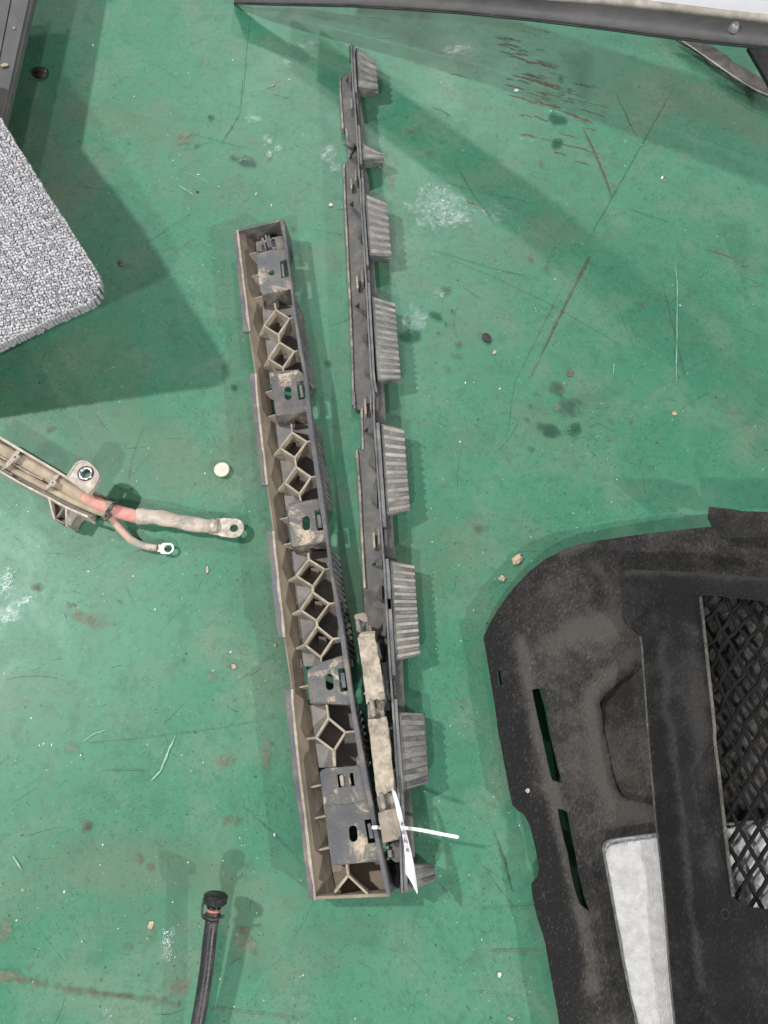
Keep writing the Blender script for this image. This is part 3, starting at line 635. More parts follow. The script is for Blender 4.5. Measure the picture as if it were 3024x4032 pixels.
diamond('D', (630,200), (805,345), (685,535), (505,400), (390,405), (915,335)); rib('D', (685,535), (695,700), w=.0028)
rib('D', (815,1695), (835,1815)); rib('D', (835,1815), (695,1990)); rib('D', (835,1815), (1035,2005))
# little wedge on each pocket floor
for k, x, y in (('A',730,1290),('A',770,1650),('B',720,610),('B',770,1030),('C',700,400),('C',745,790),('C',790,1200)):
    p = at(k, x, y, .021); w = .006; q = at(k, x+10, y+110, .0115)
    MB().add([p+Vector((-.0035,0,0)), p+Vector((.0035,0,0)), Vector((q.x+.006, q.y, .0109)), Vector((q.x-.006, q.y, .0109)), Vector((p.x-.004, p.y+.002, .0109)), Vector((p.x+.004, p.y+.002, .0109))], [(0,1,2,3),(0,4,5,1),(0,3,4),(1,5,2),(2,5,4,3)]).build('wedge', 'plastic_floor', lb)
# gussets tying the pads to the lip wall
for k, a, b in (('A',(362,552),(442,532)),('A',(388,795),(462,770)),('A',(418,1032),(498,1010)),('A',(535,2060),(615,2035)),('B',(335,285),(430,258)),('B',(487,1558),(582,1540)),('B',(523,1878),(625,1858)),('C',(525,1788),(632,1768)),('D',(447,912),(565,885)),('D',(490,1230),(602,1205)),('D',(530,1555),(640,1532))):
    p, q = at(k, *a, ZP-.018), at(k, *b, ZP-.001); MB().wall(p, q, .0019, .011, p.z, q.z).build('gusset', 'rib_tan', lb, bevel=.0003, seg=1)
# ridges down the outer face of the right wall
for a, b, n in ((('A',640,1010),('A',730,1870),14), (('B',600,300),('B',740,1340),14), (('B',830,1900),('C',800,1430),17), (('C',900,2010),('D',760,690),8)):
    ya, yb = zy(*a), zy(*b)
    for i in range(n):
        y = ya+(yb-ya)*(i+.5)/n; h = abs(yb-ya)/n*.30; x = xr0(y)
        V = [Vector((x-.0005, y+h*.5, ZR-.006)), Vector((x+.0014, y+h*.4, ZR-.007)), Vector((x+.0014, y-h*.4, ZR-.007)), Vector((x-.0005, y-h*.5, ZR-.006))]
        W = [Vector((x+.003, y+h-.001, .002)), Vector((x+.0085, y+h*.8-.001, .002)), Vector((x+.0085, y-h*.8-.001, .002)), Vector((x+.003, y-h-.001, .002))]
        MB().prism(V, 0, W).build('ridge', 'tooth_grey', lb)

# ------------------------------------------------------------------ right bracket, lying on its side with the toothed face showing
SZ, BZ, TZ0, TZ1 = .0370, .0085, .0330, .0250
c0 = at('H', 300, 1500, 0)
rb = thing('bumper_bracket', 'long dusty grey plastic bumper bracket on its side, ridged teeth pointing right', 'bracket', (c0.x, c0.y, 0))
baseL = [('E',122,600),('E',118,760),('E',132,960),('E',150,1245),('E',192,1250),('E',215,1420),('E',232,1620),('E',165,1690),('F',128,0),('F',140,300),('F',160,690),('F',168,900),('F',180,1120),('F',205,1700),('F',216,2212),('G',106,0),('G',112,165),('G',185,168),('G',198,585),('G',135,592),('G',165,1000),('G',188,1500),('G',215,2000),('H',145,180),('H',170,400),('H',215,800),('H',250,1250),('H',285,1700),('H',300,1840),('H',345,1870),('H',385,2068)]
baseR = [('E',330,590),('E',385,980),('E',420,1200),('E',440,1800),('F',372,60),('F',430,930),('F',450,1130),('F',520,2085),('G',425,0),('G',440,300),('G',512,1310),('G',535,1705),('H',400,520),('H',413,850),('H',455,1390),('H',470,1600),('H',482,1850),('H',470,2040)]
xbR = lineX([at(*q, BZ) for q in baseR])
outer = [at(*q, BZ) for q in baseL] + [at(*q, BZ) for q in reversed(baseR)]
xs_l = lineX([at(*q, SZ) for q in [('E',255,150),('E',270,640),('E',300,960),('E',330,1400),('E',352,1830),('F',283,0),('F',292,300),('F',330,850),('F',345,1130),('F',390,1960),('F',413,2200),('G',310,0),('G',312,300),('G',345,800),('G',375,1250),('G',400,1600),('G',420,1850),('H',282,100),('H',312,600),('H',330,850),('H',350,1200),('H',366,1400),('H',390,2070)]])
xs_r = lineX([at(*q, SZ) for q in [('E',272,150),('E',300,640),('E',322,960),('E',352,1400),('E',378,1830),('F',300,0),('F',312,300),('F',348,850),('F',364,1130),('F',408,1960),('F',430,2200),('G',332,0),('G',345,300),('G',378,800),('G',408,1250),('G',425,1600),('G',452,1850),('H',302,100),('H',332,600),('H',346,850),('H',372,1200),('H',385,1400),('H',412,2065)]])
def base_z(x, y):                                        # the base dips in the middle of each bay and climbs towards the spine
    d = max(0, xs_l(y)-x); return BZ + .010*math.exp(-d/.010) + .0012*mnoise.noise(Vector((x*40, y*25, 0)))
slots = []
for k, x, y0, y1, w in (('E',262,1850,1955,9),('F',262,958,1062,10),('G',230,60,198,11),('G',318,1430,1572,12)):
    slots.append((k, x, y0, y1, w))
sheet(outer, [], base_z, .007).build('base_plate', 'base_dust', rb, smooth=True, solid=.0022)
for k, x, y0, y1, w in slots:                            # mud filled slots in the base
    z = .0235; p, q = at(k, x-3, y0, z), at(k, x+5, y1, z); r = px(k, x, y0, w, z)
    MB().prism(capsule(p, q, r), .008).build('slot_plug', 'mud_pale', rb, bevel=.0006)
# raised edge of the base on the left
for seg in ((0, 3), (4, 6), (7, 16), (17, 18), (19, 22)):
    P = [at(*baseL[i], BZ) for i in range(seg[0], seg[1]+1)]; P = [p.lerp(P[i+1], q/3) for i, p in enumerate(P[:-1]) for q in range(3)]+[P[-1]]
    m = MB(); V = []; F = []; n = len(P)
    for p in P: V += [Vector((p.x, p.y, .0125)), Vector((p.x+.0022, p.y, .0128)), Vector((p.x+.0030, p.y, .006)), Vector((p.x-.0008, p.y, .004))]
    for i in range(n-1):
        for j in range(4): F.append((4*i+j, 4*i+(j+1) % 4, 4*i+4+(j+1) % 4, 4*i+4+j))
    F += [(0, 1, 2, 3), (4*n-1, 4*n-2, 4*n-3, 4*n-4)]
    m.add(V, F).build('base_edge', 'plastic_flange', rb)
# spine: an upright strip with a rolled step towards the teeth
def spine_len(ya, yb, name, mat, fl, fr, z1, z0, bev=.0005):
    n = max(3, int(abs(ya-yb)/.012)); V = []; F = []
    for i in range(n+1):
        y = ya+(yb-ya)*i/n; a, b = fl(y), fr(y); V += [Vector((a, y, z1)), Vector((b, y, z1)), Vector((b, y, z0)), Vector((a, y, z0))]
    for i in range(n):
        for j in range(4): F.append((4*i+j, 4*i+(j+1) % 4, 4*i+4+(j+1) % 4, 4*i+4+j))
    F += [(0, 1, 2, 3), (4*n+3, 4*n+2, 4*n+1, 4*n)]
    return MB().add(V, F).build(name, mat, rb, bevel=bev)
sy = lambda k, x, y: at(k, x, y, SZ).y
ysT, ysB = sy('E', 260, 150), sy('H', 400, 2068)
spine_len(ysT, ysB, 'spine', 'spine_grey', lambda y: xs_l(y), lambda y: xs_l(y)+.0022, SZ+.002, .010)
for k, ya, yb in (('E',180,760),('E',1180,1660),('F',0,840),('F',1010,2070),('G',295,1360),('G',1690,2212),('H',95,610),('H',770,1400),('H',1400,2062)):
    spine_len(sy(k, 300, ya), sy(k, 300, yb), 'spine_step', 'spine_grey', lambda y: xs_l(y)+.0024, lambda y: xs_r(y)+.0035, SZ, .012)
# teeth
TEETH = [
 ('grey', [('E',318,200),('E',572,372),('E',598,735),('E',345,690)], 5, .020),
 ('grey', [('E',395,1390),('E',655,1545),('E',675,1600),('E',400,1600)], 2, .020),
 ('grey', [('F',330,140),('F',550,240),('F',598,765),('F',375,745)], 8, .020),
 ('grey', [('F',398,1135),('F',628,1212),('F',688,1965),('F',458,1955)], 13, .020),
 ('pale', [('G',388,298),('G',628,358),('G',692,1195),('G',446,1242)], 10, .012),
 ('pale', [('G',478,1702),('G',733,1748),('H',521,480),('H',346,514)], 13, .008),
 ('dark', [('H',372,856),('H',548,865),('H',580,1335),('H',396,1388)], 7, .006),
 ('dark', [('H',470,1880),('H',612,1885),('H',627,1985),('H',470,2055)], 2, .004)]
for kind, C4, nr, draft in TEETH:
    TL, TR, BR, BL = at(*C4[0], TZ0), at(*C4[1], TZ1), at(*C4[2], TZ1), at(*C4[3], TZ0)
    mat = {'grey': 'tooth_grey', 'pale': 'tooth_grey', 'dark': 'tooth_grey'}[kind]
    u = (BL-TL).normalized()
    lo = [Vector((TL.x-.003, TL.y, .010)), Vector((TR.x-.002, TR.y, .0015)), Vector((BR.x-.003, BR.y+draft*.6, .0015)), Vector((BL.x-.003, BL.y+draft*.25, .010))]
    tooth = MB().prism([TL, TR, BR, BL], 0, lo).build('tooth', mat, rb, bevel=.0022, seg=3)
    for i in range(nr):
        # raised bars with grooves between, running from the spine to the tip
        gw = {'grey': .36, 'pale': .46, 'dark': .40}[kind]; t0, t1 = (i+.5*gw)/nr, (i+1-.5*gw)/nr
        jl = .10+.03*random.random(); jr = .985
        a0, a1 = TL.lerp(BL, t0), TR.lerp(BR, t0); b0, b1 = TL.lerp(BL, t1), TR.lerp(BR, t1)
        P = [a0.lerp(a1, jl), a0.lerp(a1, jr), b0.lerp(b1, jr), b0.lerp(b1, jl)]
        up = Vector((0, 0, .0020 if kind != 'dark' else .0016))
        tp = [P[0]+up*.2, P[1]+up, P[2]+up, P[3]+up*.2]
        ins = (P[2]-P[1])*.16; tp[1] = tp[1]+ins; tp[2] = tp[2]-ins; tp[0] = tp[0]+(P[3]-P[0])*.16; tp[3] = tp[3]-(P[3]-P[0])*.16
        dn = Vector((0, 0, -.003)); low = [p+dn for p in P]
        # carry the bar over the tip and down the end face
        low[1] = low[1]+Vector((.0006, 0, -.006)); low[2] = low[2]+Vector((.0006, 0, -.006))
        rm = 'ridge_dark' if kind == 'dark' else ('tooth_pale' if kind == 'pale' else 'tooth_mid')
        MB().prism(tp, 0, low).build('ridge', rm, tooth)
# clips straddling the spine between the teeth
for k, xa, xb, xc, xd, y0, y1 in (('E',248,300,320,352,842,970),('E',303,342,380,414,1728,1865),('F',298,330,352,384,892,1008),('G',276,302,324,368,30,158),('G',357,396,416,456,1388,1545),('H',288,312,332,356,648,742)):
    for u0, u1, zc, mt in ((xa, xb, SZ-.006, 'hinge_grey'), (xc, xd, SZ-.003, 'spine_grey')):
        top = pts(k, zc, u0, y0, u1-4, y0, u1, y1, u0+6, y1); cl = MB().prism(top, .014).build('clip', mt, rb, bevel=.0008)
        mid = (u0+u1)/2+3
        MB().wall(at(k, mid, y0+6, zc+.0012), at(k, mid+4, y1-6, zc+.0012), px(k, mid, y0, (u1-u0)*.28, zc), zc-.001).build('clip_rib', 'ridge_dark', cl)
# gussets left of the spine, then flat black sheets painted as recess shade
for k, P in (('E',(262,470, 262,640, 195,632)),('F',(283,128, 292,330, 182,255)),('F',(300,480, 302,566, 255,562)),('F',(340,1118, 348,1285, 240,1248)),('F',(352,1440, 362,1580, 305,1560)),('F',(378,1745, 385,1895, 320,1885)),('G',(312,288, 316,408, 212,385)),('G',(320,510, 335,760, 255,705)),('G',(345,830, 352,1130, 272,1068)),('G',(400,1695, 405,1765, 290,1755)),('G',(395,1930, 405,2110, 330,2078)),('E',(325,1500, 330,1560, 235,1600)),('H',(288,200, 290,345, 232,340))):
    a, b, c_ = at(k, P[0], P[1], SZ-.004), at(k, P[2], P[3], SZ-.004), at(k, P[4], P[5], .011)
    V = [a, b, c_, Vector((a.x, a.y, .009)), Vector((b.x, b.y-.001, .009)), Vector((c_.x-.001, c_.y, .009))]
    MB().add(V, [(0, 1, 2), (3, 5, 4), (0, 3, 4, 1), (1, 4, 5, 2), (2, 5, 3, 0)]).build('gusset', 'base_dust', rb)
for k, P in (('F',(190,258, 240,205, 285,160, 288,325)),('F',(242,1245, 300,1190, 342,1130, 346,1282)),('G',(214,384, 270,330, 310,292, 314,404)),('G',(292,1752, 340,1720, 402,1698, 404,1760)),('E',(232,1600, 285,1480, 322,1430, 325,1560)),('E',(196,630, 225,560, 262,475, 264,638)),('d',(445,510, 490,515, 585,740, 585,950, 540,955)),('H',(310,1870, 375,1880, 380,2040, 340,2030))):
    top = pts(k, .0205, *P); MB().prism(top, .0195).build('pocket_shade', 'void_black', rb)
# brackets at the lower end of the spine
MB().prism(pts('Q', .030, 600,930, 720,860, 780,900, 790,1140, 690,1150, 600,1080), .012).build('lug', 'base_dust', rb, bevel=.001)
for P in ((560,935, 600,925, 605,970, 565,975),(585,985, 635,980, 640,1080, 590,1080),(565,1085, 605,1080, 608,1115, 570,1118)):
    MB().prism(pts('Q', .034, *P), .020).build('clip', 'spine_grey', rb, bevel=.0006)
MB().prism(pts('d', .026, 520,985, 640,960, 700,1600, 670,1790, 560,1780, 610,1600), .012).build('lug', 'spine_grey', rb, bevel=.001)
tube_p = [at('E', 180, 1395, .02), at('E', 240, 1425, .022), at('E', 300, 1450, .022)]
MB().tube(tube_p, .0035, 8).build('peg', 'spine_grey', rb, smooth=True)
MB().prism(pts('E', SZ-.002, 232,190, 250,170, 252,300, 236,290), .02).build('lug', 'ridge_dark', rb, bevel=.001)

# ------------------------------------------------------------------ muddy hinged strip lying between the two brackets
ZS = .0470
c0 = at('H', 250, 1200, 0)
ms = thing('hinged_strip', 'mud caked hinged plastic strip lying between the two long brackets', 'strip', (c0.x, c0.y, 0))
def wob(P, amp=.0008):
    out = []
    for i, p in enumerate(P):
        q = P[(i+1) % len(P)]; n = max(2, int((q-p).length/.006))
        for j in range(n):
            r = p.lerp(q, j/n); out.append(r+Vector((mnoise.noise(r*200), mnoise.noise(r*200+Vector((9, 9, 9))), 0))*amp)
    return out
def slab(P, mat, th=.004, crown=.0016):
    ol = wob(P); cx = sum((p for p in ol), Vector())/len(ol)
    def zf(x, y): return ZS + crown*mnoise.noise(Vector((x*55, y*55, 1.0))) + .0007*mnoise.noise(Vector((x*240, y*240, 4.0)))
    return sheet(ol, [], zf, .0028).build('plate', mat, ms, smooth=True, solid=th)
slab(pts('d', ZS, 165,470, 400,447, 412,530, 440,690, 520,1150, 578,1530, 575,1580, 500,1605, 440,1570, 320,1620, 268,1675, 215,1230, 160,820, 120,560), 'mud_pale')
slab(pts('H', ZS, 166,908, 232,900, 250,893, 293,886, 300,930, 325,1130, 345,1372, 300,1395, 228,1428, 210,1280, 188,1080), 'mud_pale')
slab(pts('H', ZS, 236,1532, 290,1515, 372,1490, 388,1690, 370,1712, 268,1735), 'mud_plain')
# hinge barrels
for k, P, r in (('d', [(345,1600),(362,1700),(385,1860)], 42), ('Q', [(505,255),(515,340),(530,430)], 36), ('d', [(115,260),(125,330),(140,400)], 34)):
    pp = [at(k, *p, ZS-.001) for p in P]; R = px(k, *P[0], r, ZS)
    pp = [pp[0]+(pp[0]-pp[-1]).normalized()*R*.5]+pp+[pp[-1]+(pp[-1]-pp[0]).normalized()*R*.5]
    MB().tube(pp, [R*.55]+[R]*3+[R*.55], 12).build('hinge_barrel', 'hinge_grey', ms, smooth=True)
MB().prism(pts('d', ZS-.006, 285,1680, 420,1590, 545,1600, 570,1880, 520,1910, 295,1915), ZS-.012).build('hinge_leaf', 'mud_plain', ms, bevel=.0008)
MB().prism(pts('d', ZS-.003, 460,1650, 515,1640, 520,1760, 475,1770), ZS-.008).build('hinge_leaf', 'base_dust', ms, bevel=.0006)
MB().prism(pts('Q', ZS-.006, 440,300, 560,230, 690,240, 715,480, 480,490), ZS-.012).build('hinge_leaf', 'mud_plain', ms, bevel=.0008)
slab(pts('d', ZS, 72,175, 140,145, 215,128, 265,150, 290,270, 240,285, 150,245, 75,255), 'mud_plain')
MB().prism(pts('d', ZS-.006, 80,255, 150,245, 240,300, 235,370, 250,450, 170,470, 100,440), ZS-.014).build('hinge_leaf', 'hinge_grey', ms, bevel=.001)
MB().prism(pts('d', ZS-.012, 295,300, 320,290, 360,440, 310,450), .010).build('hinge_leaf', 'mud_plain', ms, bevel=.0006)
for P in ((178,455, 415,440, 418,470, 182,488), (480,1480, 575,1478, 580,1580, 500,1600)):
    MB().prism(pts('d', ZS+.0022, *P), ZS-.002).build('lip', 'mud_plain', ms, bevel=.0009)
# strip's supporting legs, resting on the brackets below
for k, x, y in (('d',330,900),('H',250,1150),('H',310,1620)):
    p = at(k, x, y, ZS-.003); MB().prism([p+Vector((-.006,.006,0)), p+Vector((.006,.006,0)), p+Vector((.006,-.006,0)), p+Vector((-.006,-.006,0))], .006).build('leg', 'base_dust', ms)

# ------------------------------------------------------------------ cable tie and paper label
P = catmull([at('Q', 378, 692, .0460), at('Q', 440, 690, .0445), at('Q', 505, 695, .0405), at('Q', 650, 700, .0405), at('Q', 800, 700, .0430), at('Q', 890, 705, .0430), at('Q', 1080, 735, .0400), at('Q', 1280, 775, .0370), at('Q', 1515, 818, .0345)], 6)
def strap(P, wid, th, tip=True, jag=0):
    V = []; F = []; n = len(P)
    for i, p in enumerate(P):
        d = (P[min(i+1, n-1)]-P[max(i-1, 0)]).normalized(); w = Vector((-d.y, d.x, 0)).normalized()*wid*.5*(.55 if tip and i in (0, n-1) else 1)*(1+jag*math.sin(i*2.3))
        V += [p+w, p-w, p-w-Vector((0, 0, th)), p+w-Vector((0, 0, th))]
    for i in range(n-1):
        for j in range(4): F.append((4*i+j, 4*i+(j+1) % 4, 4*i+4+(j+1) % 4, 4*i+4+j))
    F += [(0, 1, 2, 3), (4*n-1, 4*n-2, 4*n-3, 4*n-4)]
    return MB().add(V, F)
wid = px('Q', 600, 700, 44, .042)
single('cable_tie', strap(P, wid, .0012, jag=.05), 'nylon_white', 'white nylon cable tie threaded under the muddy strip at the lower end', 'cable tie', bevel=.0003)
up = [(640,178,.0520),(690,225,.0535),(735,360,.0540),(770,490,.0545),(790,600,.0550),(812,690,.0550),(850,830,.0550),(895,1010,.0555),(930,1180,.0560),(960,1380,.0560),(980,1550,.0540)]
dn = [(634,195,.0515),(648,260,.0525),(685,400,.0530),(712,545,.0530),(742,640,.0525),(765,735,.0520),(795,900,.0515),(812,1060,.0510),(820,1290,.0490),(890,1395,.0495),(970,1556,.0530)]
paper_mid = []
V = []; F = []
for (x1, y1, z1), (x0, y0, z0) in zip(up, dn):
    a, b = at('Q', x1, y1, z1), at('Q', x0, y0, z0); V += [a, a.lerp(b, .5)+Vector((0, 0, -.0012+.0012*math.sin(y1*.021))), b]
for i in range(len(up)-1):
    for j in (0, 1): F.append((3*i+j, 3*i+j+1, 3*i+j+4, 3*i+j+3))
c0 = at('Q', 800, 900, .05)
pl = thing('paper_label', 'torn white paper label with handwritten marks, lying across the cable tie', 'label', (c0.x, c0.y, .049))
MB().add(V, F).build('sheet', 'paper_white', pl, solid=.00025)
# handwriting
def ink(P, w=9):
    for i in range(len(P)-1):
        a, b = at('Q', *P[i], .0568), at('Q', *P[i+1], .0568)
        MB().wall(a, b, px('Q', 700, 700, w, .055), .0535).build('ink_stroke', 'ink', pl)
for S_ in ([(752,640),(782,625)],[(768,622),(770,665)],[(768,648),(757,668)],[(770,648),(785,664)],
           [(770,745),(800,735)],[(772,760),(798,752)],[(778,778),(804,770)],[(772,745),(780,780)],[(800,735),(806,770)],
           [(792,860),(800,890)],[(800,860),(815,890)],[(800,875),(825,865)],[(815,855),(832,885)],
           [(822,985),(852,975)],[(836,965),(842,1005)],[(836,985),(824,1008)],[(838,985),(856,1000)]):
    ink(S_)

# ------------------------------------------------------------------ cable harness in its tray
c0 = at('Y', 600, 700, 0)
hs = thing('cable_harness', 'dusty battery cable harness strapped into a grey plastic tray, red sleeve showing', 'cable harness', (c0.x, c0.y, 0))
up_e = catmull(pts('Y', .034, -120,60, 0,135, 230,275, 570,475, 830,635, 1120,845), 4)
lo_e = catmull(pts('Y', .030, -120,490, 0,560, 300,730, 620,895, 830,1010, 1010,1090, 1100,1130), 4)
def ribbon(L, name, mat, w, z0, par):
    V = []; F = []; n = len(L)
    for i, p in enumerate(L):
        d = (L[min(i+1, n-1)]-L[max(i-1, 0)]); d.z = 0; d.normalize(); q = Vector((-d.y, d.x, 0))*w*.5
        V += [p+q, p-q, Vector((p.x, p.y, z0))-q, Vector((p.x, p.y, z0))+q]
    for i in range(n-1):
        for j in range(4): F.append((4*i+j, 4*i+(j+1) % 4, 4*i+4+(j+1) % 4, 4*i+4+j))
    F += [(0, 1, 2, 3), (4*n-1, 4*n-2, 4*n-3, 4*n-4)]
    return MB().add(V, F).build(name, mat, par, bevel=.0004)
ribbon(up_e, 'tray_wall', 'tray_edge', .0030, .006, hs)
ribbon(lo_e, 'tray_wall', 'tray_edge', .0026, .006, hs)
tray = MB().prism([Vector((p.x, p.y, .010)) for p in up_e]+[Vector((p.x, p.y, .010)) for p in reversed(lo_e)], .006).build('tray_floor', 'tray_grey', hs)
MB().prism(pts('Y', .012, 1010,1060, 1120,860, 1250,850, 1350,895, 1180,1125, 1100,1165), .007).build('tray_end', 'tray_grey', hs, bevel=.0008)
MB().prism(pts('Y', .016, 1180,800, 1215,820, 1350,890, 1335,905, 1180,860), .004).build('tray_wall', 'tray_grey', hs, bevel=.0006)
# bracket leg under the tray
MB().wall(at('Y', 612, 900, .029), at('Y', 640, 1130, .029), .0020, .004, .029, .020).build('leg_web', 'tray_edge', hs)
MB().wall(at('Y', 828, 1010, .029), at('Y', 795, 1215, .029), .0024, .004, .029, .020).build('leg_web', 'tray_edge', hs)
MB().prism(pts('Y', .013, 640,1125, 800,1205, 828,1015, 630,905), .004).build('leg_pocket', 'tray_grey', hs)
MB().wall(at('Y', 640, 1132, .019), at('Y', 800, 1212, .019), .0016, .004).build('leg_web', 'tray_grey', hs)
MB().wall(at('Y', 800, 1015, .027), at('Y', 700, 1150, .018), .0016, .004).build('leg_web', 'tray_grey', hs)
MB().prism(pts('Y', .024, 832,1012, 990,1088, 940,1150, 885,1245, 805,1215), .004).build('leg_side', 'tray_grey', hs, bevel=.0006)
# eyelet tab with its metal bush
ZT = .046
tab_o = pts('Y', ZT, 832,632, 880,560, 950,462, 985,440, 1030,428, 1085,440, 1135,472, 1200,535, 1240,600, 1235,640, 1200,710, 1115,832, 980,735)
eye = at('Y', 1078, 590, ZT); er = px('Y', 1078, 590, 92, ZT)
tab = MB().plate(tab_o, [circle(eye, er, 24)], .003).build('eyelet_tab', 'tray_edge', hs, bevel=.0006)
tin = MB(); V = []; F = []; n = 28
for i in range(n):
    a = 2*math.pi*i/n
    for rr, zz in ((er*.99, ZT+.0010), (er*.80, ZT+.0016), (er*.66, ZT+.0010), (er*.66, ZT-.010), (er*.99, ZT-.010)): V.append(Vector((eye.x+rr*math.cos(a), eye.y+rr*math.sin(a), zz)))
for i in range(n):
    for j in range(5): F.append((5*i+j, 5*i+(j+1) % 5, 5*((i+1) % n)+(j+1) % 5, 5*((i+1) % n)+j))
tin.add(V, F).build('bush', 'metal_zinc', tab, smooth=True)
V = []; F = []
for i in range(n):
    a = 2*math.pi*i/n
    for rr, zz in ((er*1.10, ZT+.0002), (er*1.06, ZT+.0014), (er*1.0, ZT+.0012), (er*.96, ZT-.001)): V.append(Vector((eye.x+rr*math.cos(a), eye.y+rr*math.sin(a), zz)))
for i in range(n):
    for j in range(3): F.append((4*i+j, 4*i+j+1, 4*((i+1) % n)+j+1, 4*((i+1) % n)+j))
MB().add(V, F).build('bush_seal', 'oring_black', tab, smooth=True)
rimP = pts('Y', ZT+.0012, 838,628, 885,556, 952,462, 990,440, 1030,428, 1085,440, 1135,472, 1200,535, 1238,600, 1234,640, 1200,710, 1118,828)
ribbon(rimP, 'tab_rim', 'tray_edge', .0018, ZT-.006, tab)
MB().wall(at('Y', 838, 632, ZT-.001), at('Y', 1115, 830, ZT-.001), .003, .02).build('tab_foot', 'tray_edge', tab, bevel=.0005)
# cables
zc = .0245
main = catmull(pts('Y', zc, -160,190, 0,280, 300,440, 600,610, 900,800, 1150,935, 1350,1010, 1420,1035), 5)
R1 = px('Y', 600, 600, 82, zc)
MB().tube(main, R1, 16, flat=.9).build('cable', 'cable_mud', hs, smooth=True)
sm = catmull(pts('Y', .021, -160,360, 0,450, 300,615, 600,775, 900,925, 1150,1035, 1330,1095, 1400,1130), 5)
MB().tube(sm, px('Y', 600, 770, 50, .021), 12).build('cable', 'cable_mud', hs, smooth=True)
ed = catmull(pts('Y', .029, -120,300, 0,372, 170,465, 350,575, 545,668), 4)
MB().tube(ed, .0011, 6).build('seam', 'rib_tan', hs, smooth=True)
redc = catmull([at('Y',1060,885,zc), at('Y',1250,975,zc), at('I',740,595,.0225), at('I',820,620,.0195), at('I',905,640,.0165)], 6)
MB().tube(redc, [R1*.98+.0003]*len(redc), 16).build('sleeve', 'cable_red', hs, smooth=True)
shp = catmull([at('I',893,636,.0165), at('I',1000,640,.0150), at('I',1100,655,.0140), at('I',1230,682,.0130), at('I',1395,705,.0110)], 5)
n = len(shp); R2 = px('I', 1100, 650, 52, .014)
MB().tube(shp, [R2*(1.0-.10*i/n+.07*math.sin(i*.9)) for i in range(n)], 16, flat=.85).build('shrink_sleeve', 'sleeve', hs, smooth=True)
# ring terminals
def lug(c, tail, r, hole, w, z, th, mat):
    d = Vector((tail.x-c.x, tail.y-c.y, 0)).normalized(); nrm = Vector((-d.y, d.x, 0)); L = (Vector((tail.x, tail.y, 0))-Vector((c.x, c.y, 0))).length
    out = []; a0 = math.atan2(-d.y, -d.x)
    for i in range(15): a = a0-math.pi/2+math.pi*i/14; out.append(Vector((c.x+r*math.cos(a), c.y+r*math.sin(a), z)))
    e = Vector((c.x, c.y, z)); out += [e+d*L*.6+nrm*r*-.96, e+d*L*.75-nrm*w, e+d*L-nrm*w, e+d*L+nrm*w, e+d*L*.75+nrm*w, e+d*L*.6+nrm*r*.96]
    # keep winding: first arc ends on the -normal or +normal side
    if (out[14]-(e+d*0-nrm*r)).length > r: out[15:] = out[15:][::-1]
    return MB().plate(out, [circle(Vector((c.x, c.y, z)), hole, 20)], th).build('ring_terminal', mat, hs, bevel=.0004)
g1 = lug(at('I',1528,712,.0135), at('I',1400,700,.0135), px('I',1528,712,66,.0135), px('I',1528,712,27,.0135), px('I',1400,700,56,.0135), .0135, .0030, 'metal_dull')
MB().tube([at('I',1375,702,.0115), at('I',1425,706,.0115)], px('I',1400,700,53,.0115), 14, flat=.8).build('crimp', 'metal_dull', g1, smooth=True)
br = catmull([at('Y',1330,1095,.0200), at('I',735,655,.0190), at('I',800,735,.0150), at('I',858,792,.0115), at('I',910,818,.0095), at('I',965,835,.0085)], 5)
MB().tube(br, px('I', 800, 730, 24, .012), 12).build('branch_cable', 'cable_pink', hs, smooth=True)
b2 = catmull([at('I',855,790,.0117), at('I',905,816,.0100), at('I',965,835,.0088), at('I',1025,842,.0080)], 4)
n = len(b2); MB().tube(b2, [px('I', 900, 810, 27-5*(i/n), .01) for i in range(n)], 12).build('shrink_sleeve', 'sleeve', hs, smooth=True)
lug(at('I',1098,845,.0085), at('I',1030,842,.0085), px('I',1098,845,39,.0085), px('I',1098,845,25,.0085), px('I',1040,842,24,.0085), .0085, .0022, 'metal_tin')
# straps
def tie(P, mat, w, head, hs_):
    L = catmull(P, 5); o = strap(L, w, .0012, tip=False).build('strap', mat, hs, bevel=.0003)
    d = (L[-1]-L[0]); d.z = 0; d.normalize(); nn = Vector((-d.y, d.x, 0)); s_ = hs_
    q = [head+d*s_-nn*s_*.8, head+d*s_+nn*s_*.8, head-d*s_+nn*s_*.8, head-d*s_-nn*s_*.8]
    inner = [head+d*s_*.3-nn*s_*.3, head+d*s_*.3+nn*s_*.3, head-d*s_*.3+nn*s_*.3, head-d*s_*.3-nn*s_*.3]
    MB().plate(q, [inner], .0045).build('strap_head', mat, o, bevel=.0007)
tie([at('Y',20,530,.022), at('Y',75,490,.031), at('Y',150,410,.036), at('Y',205,330,.034), at('Y',235,290,.030)], 'tray_edge', px('Y',100,450,64,.03), at('Y',188,378,.0385), px('Y',180,380,46,.038))
tie([at('Y',555,790,.022), at('Y',600,750,.031), at('Y',650,700,.036), at('Y',700,630,.034), at('Y',730,590,.030)], 'tray_edge', px('Y',600,750,56,.03), at('Y',662,700,.0385), px('Y',660,700,40,.038))
tie([at('Y',1290,1150,.017), at('Y',1330,1090,.028), at('Y',1385,1020,.0355), at('Y',1420,970,.0345), at('Y',1450,940,.026)], 'wire_black', px('Y',1400,1000,58,.03), at('Y',1330,1120,.031), px('Y',1330,1110,48,.03))

